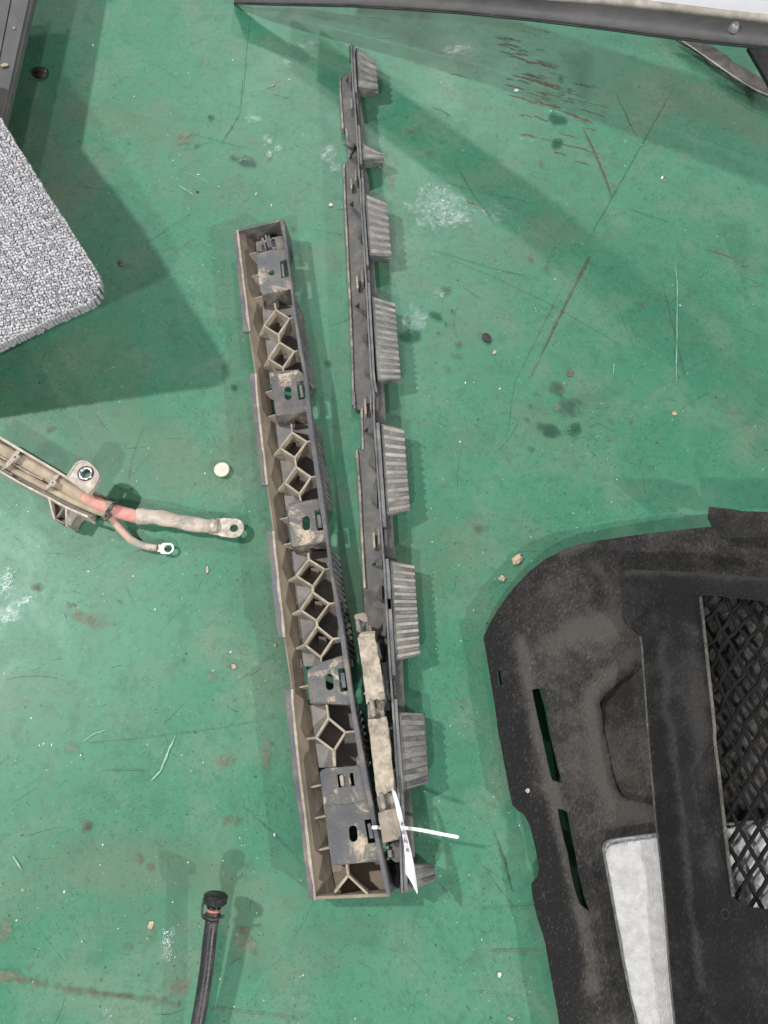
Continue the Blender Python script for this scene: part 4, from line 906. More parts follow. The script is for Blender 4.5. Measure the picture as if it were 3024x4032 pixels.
# ------------------------------------------------------------------ loose small things
c = at('I', 1447, 327, .0065); R = px('I', 1447, 327, 51, .0065)
bt = thing('button_plug', 'round ivory plastic button plug lying alone on the green floor', 'plug', (c.x, c.y, 0))
MB().prism(circle(c, R, 32), .003, [Vector((p.x, p.y, .003)) for p in circle(c, R*.97, 32)]).build('cap', 'button_ivory', bt, bevel=.0012, seg=3)
MB().prism(circle(Vector((c.x, c.y, .003)), R*.5, 16), .0).build('stem', 'button_ivory', bt)
for a in (.5, .5+math.pi/2):
    d = Vector((math.cos(a), math.sin(a), 0))*R*.42; MB().wall(c-d+Vector((0,0,.0003)), c+d+Vector((0,0,.0003)), R*.22, .006, .0068+a*.00005, .0068+a*.00005).build('cross_mark', 'button_mark', bt)
c = at('k', 525, 918, .007); R = px('k', 525, 918, 98, .007)
pc = thing('push_clip', 'round black push clip on the floor beside the grey trim panel', 'clip', (c.x, c.y, 0))
m = MB(); V = []; F = []; n = 26
for rr, zz in ((1, .0022), (.97, .0042), (.8, .0062), (.45, .0074)):
    for i in range(n): a = 2*math.pi*i/n; V.append(Vector((c.x+R*rr*math.cos(a), c.y+R*rr*math.sin(a), zz)))
for k_ in range(3):
    for i in range(n): F.append((k_*n+i, k_*n+(i+1) % n, (k_+1)*n+(i+1) % n, (k_+1)*n+i))
F += [tuple(3*n+i for i in range(n)), tuple(reversed(range(n)))]
m.add(V, F).build('head', 'black_plastic', pc, smooth=True)
MB().prism(circle(Vector((c.x, c.y, .0024)), R*.4, 12), 0).build('stem', 'black_plastic', pc)
V = circle(Vector((c.x, c.y, .0079)), R*.3, 16); MB().prism(V, .007).build('centre_pin', 'black_plastic', pc, bevel=.0005)

# hose with its screw cap
c0 = at('J', 560, 1300, 0)
ho = thing('hose', 'black rubber hose with a knurled screw cap, running out at the bottom edge', 'hose', (c0.x, c0.y, 0))
zh = .030
ax0, ax1 = at('J', 603, 860, .0310), at('J', 652, 560, .0345)
pth = catmull([at('J', 603, 880, .0308), at('J', 572, 1100, .029), at('J', 530, 1500, .026), at('J', 470, 1900, .023), at('J', 410, 2260, .021), at('J', 350, 2700, .018)], 6)
Rh = px('J', 560, 1200, 88, zh)
MB().tube(pth, Rh, 20).build('pipe', 'hose_black', ho, smooth=True)
dv = (ax1-ax0)
def ring_on(t0, t1, r, name, mat, seg=20, parent=ho, ends=.0):
    P = [ax0+dv*t0, ax0+dv*(t0+(t1-t0)*.12), ax0+dv*(t1-(t1-t0)*.12), ax0+dv*t1]
    return MB().tube(P, [r*(1-ends), r, r, r*(1-ends)], seg).build(name, mat, parent, smooth=True)
ring_on(-.02, .30, Rh*1.02, 'neck', 'hose_black', ends=.03)
ring_on(.30, .42, Rh*1.06, 'seal', 'rubber_red', ends=.08)
ring_on(.28, .66, Rh*.94, 'neck', 'oring_black')
ring_on(.46, .52, Rh*1.08, 'o_ring', 'oring_black', ends=.1); ring_on(.55, .62, Rh*1.12, 'o_ring', 'oring_black', ends=.1)
ring_on(.06, .13, Rh*1.32, 'collar', 'hose_black', ends=.02)
capR = px('J', 650, 560, 148, .0345)
cap_ = ring_on(.62, 1.02, capR*.96, 'screw_cap', 'black_plastic', 30, ends=.05)
dn_ = dv.normalized(); u = dn_.cross(Vector((0, 0, 1))).normalized(); w = u.cross(dn_)
for i in range(36):
    a = 2*math.pi*i/36; o_ = (u*math.cos(a)+w*math.sin(a))*capR*.97
    MB().tube([ax0+dv*.68+o_, ax0+dv*.98+o_], .0007, 5).build('knurl', 'black_plastic', cap_)
MB().tube(catmull([at('J', 500, 600, .036), at('J', 480, 700, .037), at('J', 474, 830, .034), at('J', 520, 872, .030)], 5), .0012, 6).build('tether', 'hose_black', ho, smooth=True)
MB().tube(catmull([at('J', 690, 850, .033), at('J', 730, 850, .036), at('J', 748, 828, .038)], 5), .0011, 6).build('tether', 'hose_black', ho, smooth=True)

# ------------------------------------------------------------------ foam panel of moulded beads
ZFm = .158; TH = .016
def fz(x, y): return max(.028, .1699+3.42e-5*x-3.09e-5*y)
fo = [at('L', x, y, fz(x, y)) for x, y in zip(*[iter((-2400,-620, -560,-620, 0,158, 200,475, 400,800, 600,1105, 790,1408, 838,1490, 862,1560, 862,1620, 838,1680, 780,1735, 500,1860, 250,1985, 0,2100, -700,2440, -2000,3060))]*2)]
_a, _b, _c = at('L', 862, 1600, fz(862, 1600)), at('L', 0, 2100, fz(0, 2100)), at('L', 0, 158, fz(0, 158)); _n = (_b-_a).cross(_c-_a)
def foam_z(x, y): return _a.z-(_n.x*(x-_a.x)+_n.y*(y-_a.y))/_n.z
c0 = at('L', 300, 1400, 0)
fm = thing('foam_panel', 'light grey foam panel of moulded beads jutting in from the left edge', 'foam panel', (c0.x, c0.y, 0))
core = MB().prism([Vector((p.x, p.y, foam_z(p.x, p.y)-.0016)) for p in fo], 0, [Vector((p.x, p.y, foam_z(p.x, p.y)-TH)) for p in fo]).build('core', 'foam_core', fm, bevel=.003, seg=2)
# beads: short tubes, some end-up with their bore showing, some lying
V = []; F = []; RND = []; HV = []; HF = []
def bead_up(c, r, ell, ang, h, rv):
    b = len(V); n = 8
    for rr, zz in ((1.0, -h), (1.0, -.0004), (.86, 0), (.60, 0), (.56, -.0006)):
        for i in range(n):
            a = 2*math.pi*i/n; ex, ey = math.cos(a)*r*rr, math.sin(a)*r*ell*rr
            V.append((c.x+ex*math.cos(ang)-ey*math.sin(ang), c.y+ex*math.sin(ang)+ey*math.cos(ang), c.z+zz)); RND.append(rv)
    for k_ in range(4):
        for i in range(n): F.append((b+k_*n+i, b+k_*n+(i+1) % n, b+(k_+1)*n+(i+1) % n, b+(k_+1)*n+i))
    hb = len(HV)
    for i in range(n): v = V[b+4*n+i]; HV.append((v[0], v[1], v[2]+.0003))
    HF.append(tuple(hb+i for i in range(n)))
def bead_lie(c, lx, ly, ang, h, rv):
    b = len(V); n = 8
    for sc, zz in ((1.0, -h), (1.0, -.0007), (.80, -.0001)):
        for i in range(n):
            a = 2*math.pi*(i+.5)/n; ca, sa = math.cos(a), math.sin(a); e = .55
            ex = math.copysign(abs(ca)**e, ca)*lx*sc; ey = math.copysign(abs(sa)**e, sa)*ly*sc
            V.append((c.x+ex*math.cos(ang)-ey*math.sin(ang), c.y+ex*math.sin(ang)+ey*math.cos(ang), c.z+zz)); RND.append(rv)
    for k_ in range(2):
        for i in range(n): F.append((b+k_*n+i, b+k_*n+(i+1) % n, b+(k_+1)*n+(i+1) % n, b+(k_+1)*n+i))
    F.append(tuple(b+2*n+i for i in range(n)))
pit = .0039; y = min(p.y for p in fo); r = 0
frame = pts('L', ZFm, -60,60, 900,60, 900,2200, -60,2200)
ymin, ymax = frame[2].y, frame[0].y; y = ymin
while y < ymax:
    x = frame[0].x-.05+(pit*.5 if r % 2 else 0)
    while x < .1:
        c = Vector((x+random.gauss(0, .00055), y+random.gauss(0, .00055), foam_z(x, y)+random.gauss(0, .00028)))
        if inside((c.x, c.y), fo) and inside((c.x+.0009, c.y), fo) and inside((c.x, c.y-.0009), fo):
            rv = random.random()**.7
            if random.random() < .34: bead_up(c+Vector((0, 0, .0007)), pit*random.uniform(.46, .56), random.uniform(.65, 1), random.random()*3, .003, rv)
            else: bead_lie(c, pit*random.uniform(.36, .58), pit*random.uniform(.28, .44), random.random()*3.14, .003, rv)
        x += pit
    y += pit*.88; r += 1
# rim beads down the cut side
for i in range(len(fo)-1):
    a, b = fo[i], fo[i+1]; L_ = (b-a).length; nb = int(L_/.0042)
    for q in range(nb):
        p = a.lerp(b, (q+.5)/nb)
        if not (-.62 < p.x < .2 and ymin-.05 < p.y < ymax+.05): continue
        d = (b-a).normalized()
        for lv in range(0, 3): 
            c = Vector((p.x, p.y, foam_z(p.x, p.y)-.0008-lv*.0042)); ang = math.atan2(d.y, d.x); bead_lie(c+Vector((random.gauss(0, .0004), random.gauss(0, .0004), random.gauss(0, .0005))), .0017+.0006*random.random(), .0010+.0008*random.random(), ang+random.gauss(0, .35), .0036, random.random()*(.6 if lv == 0 else .12))
me = bpy.data.meshes.new('beads'); off = BASE[fm.name]
me.from_pydata([(v[0]-off.x, v[1]-off.y, v[2]-off.z) for v in V], [], F); me.update()
ra = me.attributes.new('rnd', 'FLOAT', 'POINT'); ra.data.foreach_set('value', np.array(RND, dtype=np.float32))
me.materials.append(MATS['foam_bead']); bo = bpy.data.objects.new('beads', me); COL.objects.link(bo); bo.parent = fm; tag(bo, kind='stuff')
h_ = MB(); h_.v = HV; h_.f = HF; tag(h_.build('bead_bores', 'foam_hole', fm), kind='stuff')

# ------------------------------------------------------------------ grey trim panel, top left
ZL = .090
c0 = at('k', 200, 700, 0)
tp = thing('trim_panel', 'dark grey plastic trim panel with a groove entering at the top left corner', 'panel', (c0.x, c0.y, 0))
def band(xa, xb, za, zb_, z_low, name, mat, par, bev=.0008):
    P = []
    for (x0, y0, x1, y1) in ((xa[0], -900, xa[1], 2400),): pass
    A_ = lambda s, z: at('k', s[0]+(s[1]-s[0])*(-900)/1600, -900, z); B_ = lambda s, z: at('k', s[0]+(s[1]-s[0])*2600/1600, 2600, z)
    T = [A_(xa, za), A_(xb, zb_), B_(xb, zb_), B_(xa, za)]
    return MB().prism(T, z_low).build(name, mat, par, bevel=bev)
band((375, 20), (438, 62), ZL+.001, ZL-.004, ZL-.012, 'rolled_edge', 'trim_grey', tp, .0015)
band((150, -160), (372, 17), ZL+.003, ZL+.002, ZL-.010, 'face', 'trim_grey', tp)
band((-1600, -1900), (134, -176), ZL+.004, ZL+.004, ZL-.010, 'face', 'trim_grey', tp)
band((134, -176), (150, -160), ZL-.001, ZL-.001, ZL-.010, 'groove', 'black_plastic', tp, 0)
p0 = at('k', -1400, -600, ZL); MB().prism([p0+Vector((-.05, .05, -.011)), p0+Vector((.05, .05, -.011)), p0+Vector((.05, -.05, -.011)), p0+Vector((-.05, -.05, -.011))], 0).build('foot', 'trim_grey', tp)
# the panel's taller shoulder further left
p0 = at('k', -900, 0, .25)

# ------------------------------------------------------------------ bumper skin arching over the floor, top right
c0 = at('f', 1500, 60, 0)
bs = thing('bumper_skin', 'white bumper skin with grey lower lip and round bolt across the top edge', 'bumper', (c0.x, c0.y, 0))
def bh(x): s = max(0., (x-505)/1154); return .010+.235*s**.8
lowE = [(505,8),(560,9),(640,10),(760,12),(900,20),(1000,27),(1150,42),(1300,60),(1450,80),(1560,93),(1659,103),(1800,125)]
midE = [(505,-4),(560,-10),(640,-18),(760,-22),(900,-24),(1000,-16),(1150,-2),(1300,10),(1450,28),(1560,42),(1659,54),(1800,72)]
lipE = [(505,-10),(560,-20),(640,-32),(760,-40),(900,-48),(1000,-44),(1150,-28),(1300,-10),(1450,8),(1560,22),(1659,33),(1800,50)]
whE = [(505,-60),(560,-90),(640,-110),(760,-140),(900,-160),(1000,-170),(1150,-180),(1300,-180),(1450,-180),(1560,-170),(1659,-160),(1800,-150)]
def strip3(Ea, Eb, dza, dzb, name, mat, th, ins=0):
    V = []; F = []; n = len(Ea)
    for (xa, ya), (xb, yb) in zip(Ea, Eb):
        V += [at('f', xa, ya, bh(xa)+dza), at('f', xb, yb, bh(xb)+dzb)]
    for i in range(n-1): F.append((2*i, 2*i+1, 2*i+3, 2*i+2))
    return MB().add(V, F).build(name, mat, bs, smooth=True, solid=th)
strip3(lowE, midE, .0, .006, 'lower_lip', 'trim_grey', .004)
strip3([(x, y+1.5) for x, y in lowE], lowE, -.012, .0005, 'lip_return', 'black_plastic', .002)
strip3(midE, lipE, .004, .012, 'dust_ledge', 'trim_lip', .004)
strip3(lipE, whE, .011, .05, 'skin', 'panel_white', .003)
for nm, off, wd, dz in (('shade_plank', -90, .11, .05),):  # unseen plank above the frame, added to cast a broad shadow band
    V = []; F = []
    for i, x in enumerate(range(640, 2100, 120)):
        p = at('f', x, off+(x-640)*.03, bh(x)+dz); V += [p, p+Vector((0, wd, .01))]
        if i: F.append((2*i-2, 2*i-1, 2*i+1, 2*i))
    MB().add(V, F).build(nm, 'trim_grey', bs, solid=.006)
MB().add([(.655, 1.16, .02), (.70, .95, .02), (.82, .62, .02), (.90, .58, .34), (.80, .92, .40), (.72, 1.2, .42)], [(0, 1, 4, 5), (1, 2, 3, 4)]).build('shade_wall', 'panel_white', bs, solid=.003)  # unseen side wall, added to shade the upper right corner
c = at('f', 1584, 64, bh(1584)+.004); R = px('f', 1584, 64, 11.5, c.z)
V = []; F = []; n = 20
for rr, zz in ((1.08, 0), (1.0, .0025), (.75, .0060), (.35, .0080)):
    for i in range(n): a = 2*math.pi*i/n; V.append(c+Vector((R*rr*math.cos(a), R*rr*math.sin(a), zz)))
for k_ in range(3):
    for i in range(n): F.append((k_*n+i, k_*n+(i+1) % n, (k_+1)*n+(i+1) % n, (k_+1)*n+i))
F.append(tuple(3*n+i for i in range(n)))
MB().add(V, F).build('bolt_head', 'bolt_grey', bs, smooth=True)
# hidden return flange and a tab under the lip
MB().prism(pts('R', .150, 1450,490, 1800,480, 1800,1150, 1659,850), .145).build('return_flange', 'black_plastic', bs)
P = [at('M', 868, 40, .11), at('M', 871, 55, .105)]; MB().tube([P[0], P[0].lerp(P[1], .5), P[1]], [.0022, .0022, .0007], 8).build('clip_pin', 'nylon_white', bs, smooth=True)
# mottled undertray lying below the bumper
c0 = at('R', 1200, 650, 0)
ut = thing('undertray', 'muddy mottled grey undertray strip on the floor below the bumper', 'undertray', (c0.x, c0.y, 0))
ol = wob(pts('R', .018, 655,362, 800,455, 1000,590, 1250,765, 1490,920, 1700,1010, 1800,1050, 1760,920, 1550,770, 1300,640, 1120,500, 960,400, 830,385), .0012)
sheet(ol, [], lambda x, y: .017+.003*mnoise.noise(Vector((x*50, y*50, 0))), .005).build('tray', 'splitter_mud', ut, smooth=True, solid=.003)
L = catmull(pts('R', .0195, 655,362, 800,455, 1000,590, 1250,765, 1490,920, 1700,1010), 5); MB().tube(L, .0009, 6).build('edge_bead', 'trim_lip', ut, smooth=True)

# ------------------------------------------------------------------ felt wheel-arch liner, lower right
c0 = at('N', 700, 1200, 0)
wl = thing('wheel_arch_liner', 'dusty dark felt wheel arch liner with two long slots, lying at the lower right', 'liner', (c0.x, c0.y, 0))
lz = .018
oL = [('N',1330,175,.026),('N',1100,200,.024),('N',900,225,.022),('N',700,255,.02),('N',620,270,.02),('N',530,298,.02),('N',420,355,.019),('N',330,425,.018),('N',240,520,.018),('N',165,620,.018),('N',110,715,.018),('N',75,790,.018),('N',95,900,.018),('N',130,1120,.018),('N',160,1330,.018),('N',190,1484,.018),('O',200,200,.018),('O',238,380,.019),('O',262,408,.019),('O',305,440,.019),('O',335,500,.019),('O',365,620,.019),('O',384,735,.02),('O',375,780,.02),('O',342,820,.02),('O',350,900,.02),('O',375,1010,.02),('O',420,1150,.02),('O',445,1300,.02),('O',470,1440,.02),('O',505,1620,.02),('O',540,1850,.02),
      ('O',1300,1850,.03),('O',1200,1000,.03),('O',1150,300,.03),('N',1150,1200,.03),('N',1130,700,.03),('N',1200,480,.03),('N',1800,500,.03),('N',1800,180,.03)]
outer = [at(*q) for q in oL]
def hole(k, z, *xy): return pts(k, z, *xy)
zs = .034
h1 = hole('c', zs, 403,445, 440,436, 490,440, 503,470, 530,640, 560,830, 600,1010, 632,1130, 655,1212, 570,1190, 545,1130, 500,900, 450,680, 415,520)
h2 = hole('O', zs, 485,400, 510,405, 555,425, 565,480, 580,600, 605,750, 635,880, 668,975, 610,930, 590,880, 555,720, 515,540)
h3 = hole('c', .020, 118,300, 140,290, 152,350, 158,400, 140,418, 125,400)
ctrl = [at(*q) for q in oL]
for k, z, *xy in (('N',.019, 130,800, 180,1000, 215,1300, 240,1480),('O',.020, 290,300, 400,600, 430,900, 480,1200, 560,1600),
                  ('N',.036, 285,800, 310,950, 345,1150, 385,1350),('O',.036, 440,200, 480,400, 530,640, 590,900, 660,1150, 720,1500),
                  ('N',.034, 420,850, 470,1050, 500,1300),('O',.034, 560,200, 620,450, 680,800, 720,1100, 800,1500),
                  ('N',.030, 350,600, 600,450, 900,380, 500,600, 800,600),('N',.034, 850,680, 650,740, 500,800, 700,900),
                  ('N',.032, 600,1000, 620,1250, 640,1450, 560,1200),('O',.030, 640,100, 700,300, 900,500, 980,500, 760,600, 800,900),
                  ('N',.036, 800,960, 700,1050, 660,1150),
                  ('N',.018, 830,1180, 900,1100, 960,1080, 900,1300, 980,1300, 850,1400, 960,1450),('O',.018, 900,60, 960,200, 880,200),('O',.028, 950,330, 880,300),
                  ('O',.024, 860,700, 1000,900, 900,1100, 1000,1300),('N',.026, 1200,350, 1500,330, 1000,300)):
    ctrl += pts(k, z, *xy)
hz_ = rbf(ctrl)
def liner_z(x, y): return hz_(x, y)+.0006*mnoise.noise(Vector((x*90, y*90, 0)))+.0004*mnoise.noise(Vector((x*300, y*300, 5)))
pk = [at('c',1290,235,.037), at('c',1240,310,.037), at('c',1120,390,.0365), at('c',1030,470,.036), at('c',972,545,.036), at('c',985,620,.034), at('c',1010,760,.033), at('c',1055,950,.032), at('c',1085,1150,.030), at('c',1110,1280,.028), at('c',1180,1340,.028), at('c',1440,1400,.028), at('c',1400,235,.03)]
pk2 = catmull(pk[:11], 4)+pk[11:]
def seg_d(x, y, L):
    best = 9
    for a, b in zip(L[:-1], L[1:]):
        vx, vy = b.x-a.x, b.y-a.y; t_ = max(0, min(1, ((x-a.x)*vx+(y-a.y)*vy)/(vx*vx+vy*vy+1e-12))); best = min(best, math.hypot(x-a.x-vx*t_, y-a.y-vy*t_))
    return best
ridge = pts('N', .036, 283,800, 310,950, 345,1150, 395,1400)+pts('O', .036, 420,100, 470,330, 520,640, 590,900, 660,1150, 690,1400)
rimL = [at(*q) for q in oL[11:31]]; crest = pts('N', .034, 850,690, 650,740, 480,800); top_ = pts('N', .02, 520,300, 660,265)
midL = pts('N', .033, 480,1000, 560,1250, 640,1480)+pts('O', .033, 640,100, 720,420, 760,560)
def dust_sheen(x, y):  # dust plus ridge sheen, both painted as paler felt; left rim darker
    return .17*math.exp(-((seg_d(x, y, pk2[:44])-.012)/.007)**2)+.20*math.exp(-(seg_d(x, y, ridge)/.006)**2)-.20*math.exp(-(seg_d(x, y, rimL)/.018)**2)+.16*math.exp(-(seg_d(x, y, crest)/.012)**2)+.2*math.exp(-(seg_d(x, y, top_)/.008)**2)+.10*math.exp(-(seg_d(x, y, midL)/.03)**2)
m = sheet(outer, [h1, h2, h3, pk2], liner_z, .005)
m.build('felt_shell', 'felt_brown', wl, smooth=True, solid=.0035, attr=[dust_sheen(v[0], v[1]) for v in m.v])
sheet([p+Vector((-.004, .004, 0)) for p in pk2[:40]]+pk2[40:], [], lambda x, y: .0215+.0015*mnoise.noise(Vector((x*60, y*60, 3))), .006).build('pocket_floor', 'felt_edge', wl, smooth=True)
# turned-up flap at the top
fo_ = pts('N', .062, 1330,62, 1500,88, 1800,120) + [at('N', 1800, 235, .050), at('N', 1560, 225, .046), at('N', 1400, 232, .040), at('N', 1345, 165, .046), at('N', 1322, 130, .055)]
fz = rbf(fo_+[at('N', 1450, 150, .060), at('N', 1650, 170, .062)])
sheet(fo_, [], lambda x, y: fz(x, y)+.0005*mnoise.noise(Vector((x*150, y*150, 0))), .006).build('flap', 'felt_edge', wl, smooth=True, solid=.004)
# ------------------------------------------------------------------ white felt pad
c0 = at('O', 950, 1100, 0); zw = .044
wp = thing('felt_pad', 'white felt pad strip tucked under the black mesh panel', 'pad', (c0.x, c0.y, 0))
po = pts('O', zw, 757,655, 765,625, 790,605, 840,592, 1035,566, 1500,500, 1800,480, 1800,1000, 1700,1850, 980,1850, 940,1600, 905,1450, 865,1250, 830,1050, 795,860)
sheet(wob(po, .0007), [], lambda x, y: zw+.0012*mnoise.noise(Vector((x*40, y*40, 0)))+.0005*mnoise.noise(Vector((x*220, y*220, 0))), .006).build('felt', 'felt_white', wp, smooth=True, solid=.002)
MB().prism([Vector((p.x, p.y+.0035, zw-.0026)) for p in po], zw-.012).build('backing', 'felt_white_edge', wp)
# ------------------------------------------------------------------ black felt panel with a mesh window
c0 = at('O', 1300, 600, 0)
gp = thing('mesh_panel', 'black felt covered panel with a diamond mesh window at the right edge', 'panel', (c0.x, c0.y, 0))
ge = [('N',848,425,.056),('N',843,500,.054),('N',843,590,.052),('N',862,690,.050),('N',900,740,.048),('N',948,785,.046),('N',968,1000,.046),('N',990,1300,.046),('N',1005,1480,.047),('O',1010,200,.048),('O',1035,480,.050),('O',1055,650,.051),('O',1085,950,.051),('O',1110,1300,.051),('O',1140,1600,.051),('O',1165,1850,.051),
      ('O',1900,1850,.075),('O',1900,300,.075),('N',1900,900,.075),('N',1900,485,.0665),('N',1659,462,.067),('N',1400,440,.064),('N',1150,422,.061),('N',1000,418,.059),('N',900,412,.0575)]
zwin = .0715
win = pts('N', zwin, 1283,560, 1300,545, 1340,542, 1480,560, 1659,585, 1850,605) + pts('O', zwin, 1850,985, 1659,965, 1570,952, 1510,925, 1480,905, 1465,890, 1440,700, 1420,520, 1402,360, 1385,200, 1362,20) + pts('N', zwin, 1360,1280, 1330,1000, 1305,760)
gd = catmull([at(*q) for q in ge[:16]], 4)
cg = gd + [at(*q) for q in ge[16:]] + win + pts('N', .069, 1085,800, 1100,1000, 1125,1300, 1140,1480) + pts('O', .070, 1150,200, 1180,400, 1200,600, 1225,850, 1255,1100, 1290,1400, 1330,1700) + pts('N', .065, 1000,470, 1100,520, 1200,470) + pts('O', .068, 1300,600, 1350,1000, 1500,1100, 1600,1400, 1450,1500) + pts('N', .067, 1180,900, 1220,1200) + pts('O', .0585, 1260,200, 1300,400) + pts('N', .055, 1000,1000, 1030,1300) + pts('O', .058, 1060,300, 1100,650, 1130,900, 1160,1200)
gz0 = tri_height(cg)
def gz(x, y): return gz0(x, y)
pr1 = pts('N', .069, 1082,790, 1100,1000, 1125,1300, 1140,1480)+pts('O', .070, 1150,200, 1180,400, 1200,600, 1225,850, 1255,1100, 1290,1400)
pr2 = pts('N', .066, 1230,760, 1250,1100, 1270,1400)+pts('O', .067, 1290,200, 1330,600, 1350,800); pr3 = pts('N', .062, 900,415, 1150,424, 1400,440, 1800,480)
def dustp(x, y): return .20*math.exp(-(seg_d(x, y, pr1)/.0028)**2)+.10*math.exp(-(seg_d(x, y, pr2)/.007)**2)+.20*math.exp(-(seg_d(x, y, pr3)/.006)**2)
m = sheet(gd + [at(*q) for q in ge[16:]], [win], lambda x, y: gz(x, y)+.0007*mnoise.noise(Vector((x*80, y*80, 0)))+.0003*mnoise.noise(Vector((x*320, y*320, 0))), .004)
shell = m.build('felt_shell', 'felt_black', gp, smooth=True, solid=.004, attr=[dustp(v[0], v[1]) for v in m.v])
# piping along the window edge, catching dust
we = pts('N', zwin+.0008, 1283,565) + pts('N', zwin+.0008, 1305,760, 1330,1000, 1360,1280) + pts('O', zwin+.0008, 1362,20, 1385,200, 1402,360, 1420,520, 1440,700, 1465,890)
MB().tube(catmull(we, 6), .0016, 7).build('window_edge', 'felt_light', gp, smooth=True)
# outer left seam of the panel
MB().tube([p+Vector((0, 0, .0004)) for p in gd[20:]], .0011, 6).build('seam', 'felt_light', gp, smooth=True)
c = at('O', 1420, 985, .0695); R = px('O', 1420, 985, 26, .0695)
V = []; F = []; n = 18
for rr, zz in ((1.1, -.0015), (.9, .0010), (.6, .0006), (.42, -.002)):
    for i in range(n): a = 2*math.pi*i/n; V.append(c+Vector((R*rr*math.cos(a), R*rr*1.25*math.sin(a), zz)))
for k_ in range(3):
    for i in range(n): F.append((k_*n+i, k_*n+(i+1) % n, (k_+1)*n+(i+1) % n, (k_+1)*n+i))
MB().add(V, F).build('rivet', 'felt_edge', gp, smooth=True)
MB().prism(circle(c+Vector((0, 0, -.0012)), R*.45, 12), c.z-.006).build('rivet_bore', 'void_black', gp)
# mesh strands, two crossing families; they sag and crumple towards the top
zm = .058
o0 = at('b', 782, 1085, zm); e1 = at('b', 905, 905, zm)-o0; s1 = at('b', 655, 905, zm)-o0
fam = ((at('b', 1020, 780, zm)-at('b', 710, 1270, zm), at('b', 905, 905, zm)-at('b', 655, 905, zm)), (at('b', 640, 890, zm)-at('b', 960, 1490, zm), at('b', 905, 905, zm)-at('b', 655, 905, zm)))
p0 = at('b', 782, 1030, zm)
wc = sum(win, Vector())/len(win); winx = [wc+(p-wc)*1.07 for p in win]
yw0, yw1 = min(p.y for p in win), max(p.y for p in win)
for fi, (dr, stp) in enumerate(fam):
    dr = Vector((dr.x, dr.y, 0)).normalized()
    if dr.y < 0: dr = -dr
    stp = Vector((stp.x, stp.y, 0)); base = p0 + (Vector((0, 0, 0)) if fi == 0 else Vector((0, 0, 0)))
    for i in range(-34, 22):
        P = []
        for q in range(-60, 140):
            p = base+stp*i+dr*q*.005
            if not inside((p.x, p.y), winx): 
                if len(P) > 1: break
                P = []; continue
            s_ = max(0, (p.y-at('b', 700, 700, zm).y)/.2)
            amp = .0005+.0045*min(1, s_*1.2)
            zz = zm+.0006*math.sin(q*1.4+i)+(-.012*min(1, s_*1.5))*(.5+.5*mnoise.noise(Vector((p.x*22, p.y*22, 2))))
            P.append(Vector((p.x+amp*mnoise.noise(Vector((p.x*60, p.y*60, fi+1.5))), p.y+amp*1.3*mnoise.noise(Vector((p.x*60, p.y*60, fi+8.5))), zz)))
        if len(P) > 3: MB().tube(P, .0021, 6).build('mesh_strand', 'mesh_black', gp, smooth=True)
# felt below the window
sheet(pts('N', .030, 1150,500, 1850,500, 1850,1480)+pts('O', .030, 1850,560, 1380,560)+pts('N', .030, 1150,1480), [], lambda x, y: .030+.001*mnoise.noise(Vector((x*30, y*30, 7))), .012).build('backing_felt', 'felt_edge', gp, smooth=True, solid=.002)

# ------------------------------------------------------------------ crumbs and scraps
def crumb(k, x, y, r, mat, label, cat='crumb', flat=.55, group=None, el=1.0, z=0.0, name='dirt_crumb'):
    c = at(k, x, y, z); R = max(.0008, px(k, x, y, r, z)*.82); bm = bmesh.new(); bmesh.ops.create_icosphere(bm, subdivisions=2, radius=1)
    off = random.random()*99; ang = random.random()*3
    for v in bm.verts:
        q = v.co*(1+.45*mnoise.noise(v.co*1.7+Vector((off, 0, 0))))
        x_, y_ = q.x*R*el, q.y*R/el; v.co = Vector((x_*math.cos(ang)-y_*math.sin(ang), x_*math.sin(ang)+y_*math.cos(ang), max(q.z, -.5)*R*flat+R*flat*.5))
    me = bpy.data.meshes.new(name); bm.to_mesh(me); bm.free(); me.materials.append(MATS[mat])
    o = bpy.data.objects.new(name, me); COL.objects.link(o); o.location = (c.x, c.y, z+.0003); tag(o, label, cat, group)
crumb('U', 475, 505, 36, 'crumb_black', 'black dirt lump, largest crumb on the open floor right of the teeth', el=1.25, flat=.6)
crumb('U', 522, 587, 15, 'crumb_tan', 'pale tan crumb just below the black dirt lump', el=1.15)
crumb('N', 262, 358, 36, 'crumb_tan', 'tan clay lump above the rounded corner of the felt liner', el=1.15, flat=.6)
crumb('N', 180, 465, 22, 'crumb_tan', 'small tan clay crumb in the shade left of the felt liner', flat=.6)
crumb('O', 328, 300, 20, 'crumb_tan', 'tan crumb lying on the left rim of the felt liner', z=.0215, el=1.2)
crumb('U', 973, 715, 24, 'crumb_brown', 'flat brown flake on the floor above the dark oil stain', el=1.2, flat=.3)
crumb('U', 1590, 950, 16, 'crumb_tan', 'pale crumb near the right edge above the liner flap', el=1.2)
crumb('O', 165, 1325, 14, 'crumb_white', 'white chip on the floor left of the liner near the bottom')
crumb('X', 265, 1112, 24, 'crumb_brown', 'flat brown flake in the shadow right of the foam panel', flat=.3, el=1.3)
crumb('X', 722, 690, 9, 'crumb_black', 'tiny black crumb above the left bracket')
crumb('X', 1512, 767, 14, 'crumb_white', 'white crumb left of the toothed bracket near its upper end')
crumb('V', 1232, 66, 17, 'crumb_tan', 'elongated pale crumb left of the ribbed bracket, below the small ring terminal', el=1.6)
crumb('V', 1635, 515, 15, 'crumb_grey', 'grey crumb touching the shaded strip beside the left bracket')
crumb('V', 1390, 640, 18, 'crumb_tan', 'rough tan crumb left of the left bracket at mid height')
crumb('T', 415, 323, 12, 'crumb_white', 'cream chip among the brown gouges, upper right', el=1.3)
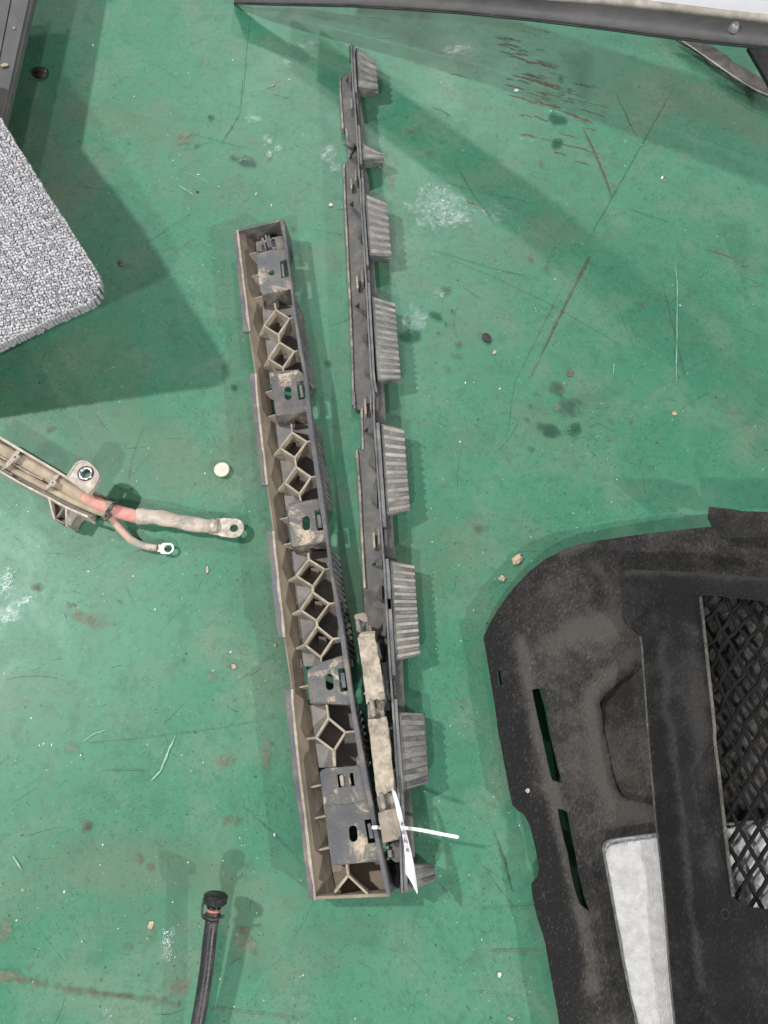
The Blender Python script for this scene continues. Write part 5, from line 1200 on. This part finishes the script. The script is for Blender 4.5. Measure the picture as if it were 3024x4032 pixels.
crumb('T', 1135, 753, 9, 'crumb_white', 'small white chip right of the crossed scratches', el=1.3)
crumb('S', 365, 700, 14, 'crumb_tan', 'pale straw-like crumb above the left bracket', el=2.0, flat=.4)
crumb('W', 820, 612, 22, 'crumb_tan', 'pale tan flake on a stain left of the hose', el=1.1, flat=.3)
crumb('W', 1495, 120, 10, 'crumb_white', 'cream crumb left of the lower end of the left bracket', el=1.2)
crumb('k', 60, 860, 46, 'crumb_tan', 'tan clay lump stuck on the grey trim panel', z=.094, el=1.3, flat=.4)
crumb('k', 187, 373, 26, 'crumb_grey', 'small grey crumb on the grey trim panel', z=.093, flat=.5)
crumb('k', 1215, 595, 17, 'crumb_white', 'white fleck on the floor right of the grey trim panel', el=1.6, flat=.4)
crumb('A', 1255, 25, 24, 'crumb_white', 'cream flake between the two brackets near the top', flat=.4)
crumb('O', 225, 1567, 14, 'crumb_grey', 'grey chip on the floor at the bottom edge beside the liner', el=1.4, flat=.3)
# grit too small to pick apart
def grit(name, mat, spots, sc, label):
    m = MB()
    for k, x, y, r in spots:
        c = at(k, x, y, 0); R = max(.0006, px(k, x, y, r)*sc); bm = bmesh.new(); bmesh.ops.create_icosphere(bm, subdivisions=1, radius=1); off = random.random()*99; el = random.uniform(1, 1.6); ang = random.random()*3; b = len(m.v)
        bm.verts.index_update()
        for v in bm.verts:
            q = v.co*(1+.5*mnoise.noise(v.co*1.7+Vector((off, 0, 0)))); x_, y_ = q.x*R*el, q.y*R/el
            m.v.append((c.x+x_*math.cos(ang)-y_*math.sin(ang), c.y+x_*math.sin(ang)+y_*math.cos(ang), max(q.z, -.5)*R*.5+R*.26))
        for f in bm.faces: m.f.append(tuple(b+v.index for v in f.verts))
        bm.free()
    tag(m.build(name, mat), label, 'grit', kind='stuff')
rs = lambda n: [('s', random.uniform(0, 3024), random.uniform(0, 4032), random.uniform(1.2, 3.2)) for _ in range(n)]
grit('pale_grit', 'crumb_white', (('T',588,422,5),('T',60,822,5),('T',1035,588,6),('U',883,150,6),('U',555,800,10),('U',350,765,10),('U',318,1115,9),('U',400,762,5),('U',970,1038,9),('U',1250,1340,8),('U',1625,305,8),('U',1580,185,4),('V',525,75,10),('V',790,103,7),('V',920,300,9),('V',1080,235,5),('V',185,945,8),('V',235,1108,8),('V',260,1098,9),('V',308,1105,9),('V',990,1170,6),('V',875,1105,6),('V',1205,1210,6),('V',1370,553,10),('V',1080,1165,5),('V',480,1165,8),('W',560,175,9),('W',545,285,5),('W',180,920,8),('W',1215,262,5),('W',350,430,10),('W',90,585,8),('W',445,700,6),('W',1650,885,7),('X',845,655,6),('X',1068,700,10),('X',1160,765,8),('X',725,585,9),('X',575,500,6),('X',1265,20,6),('X',345,120,7),('S',495,650,9),('S',35,490,9),('I',650,370,6),('I',1340,355,9),('I',185,605,7),('I',970,190,6),('I',110,560,5),('H',545,1390,5),('H',875,175,5),('H',625,432,4),('N',575,100,6),('N',598,180,5),('N',20,640,6),('O',275,495,7),('O',65,1130,4),('J',740,125,7),('J',295,150,20),('J',1170,795,12),('J',100,655,18)) + tuple(rs(50)), .62, 'fine pale grit scattered over the green floor')
grit('dark_grit', 'crumb_brown', (('T',633,710,5),('T',660,668,4),('T',555,965,8),('U',963,545,9),('U',480,1418,9),('U',380,860,6),('U',240,1085,5),('U',105,985,7),('U',1165,82,6),('U',1130,38,5),('U',660,1190,7),('U',1205,1225,5),('V',250,627,5),('V',160,1447,5),('V',410,480,5),('V',200,403,5),('V',692,188,5),('V',568,178,8),('V',1165,100,8),('V',920,1535,6),('V',605,1450,8),('W',158,240,8),('W',885,183,6),('W',550,910,9),('X',365,185,7),('X',220,130,9),('X',715,158,5),('X',880,1120,6),('X',1390,1020,7),('X',1440,885,7),('X',18,388,5),('I',825,170,7),('I',1020,145,6),('I',1275,425,11),('I',1200,432,6),('I',905,860,8),('N',480,240,9),('N',155,240,7),('N',485,208,7),('H',590,155,7),('H',1,1,1)) + tuple(rs(260)), .62, 'fine dark grit scattered over the green floor')
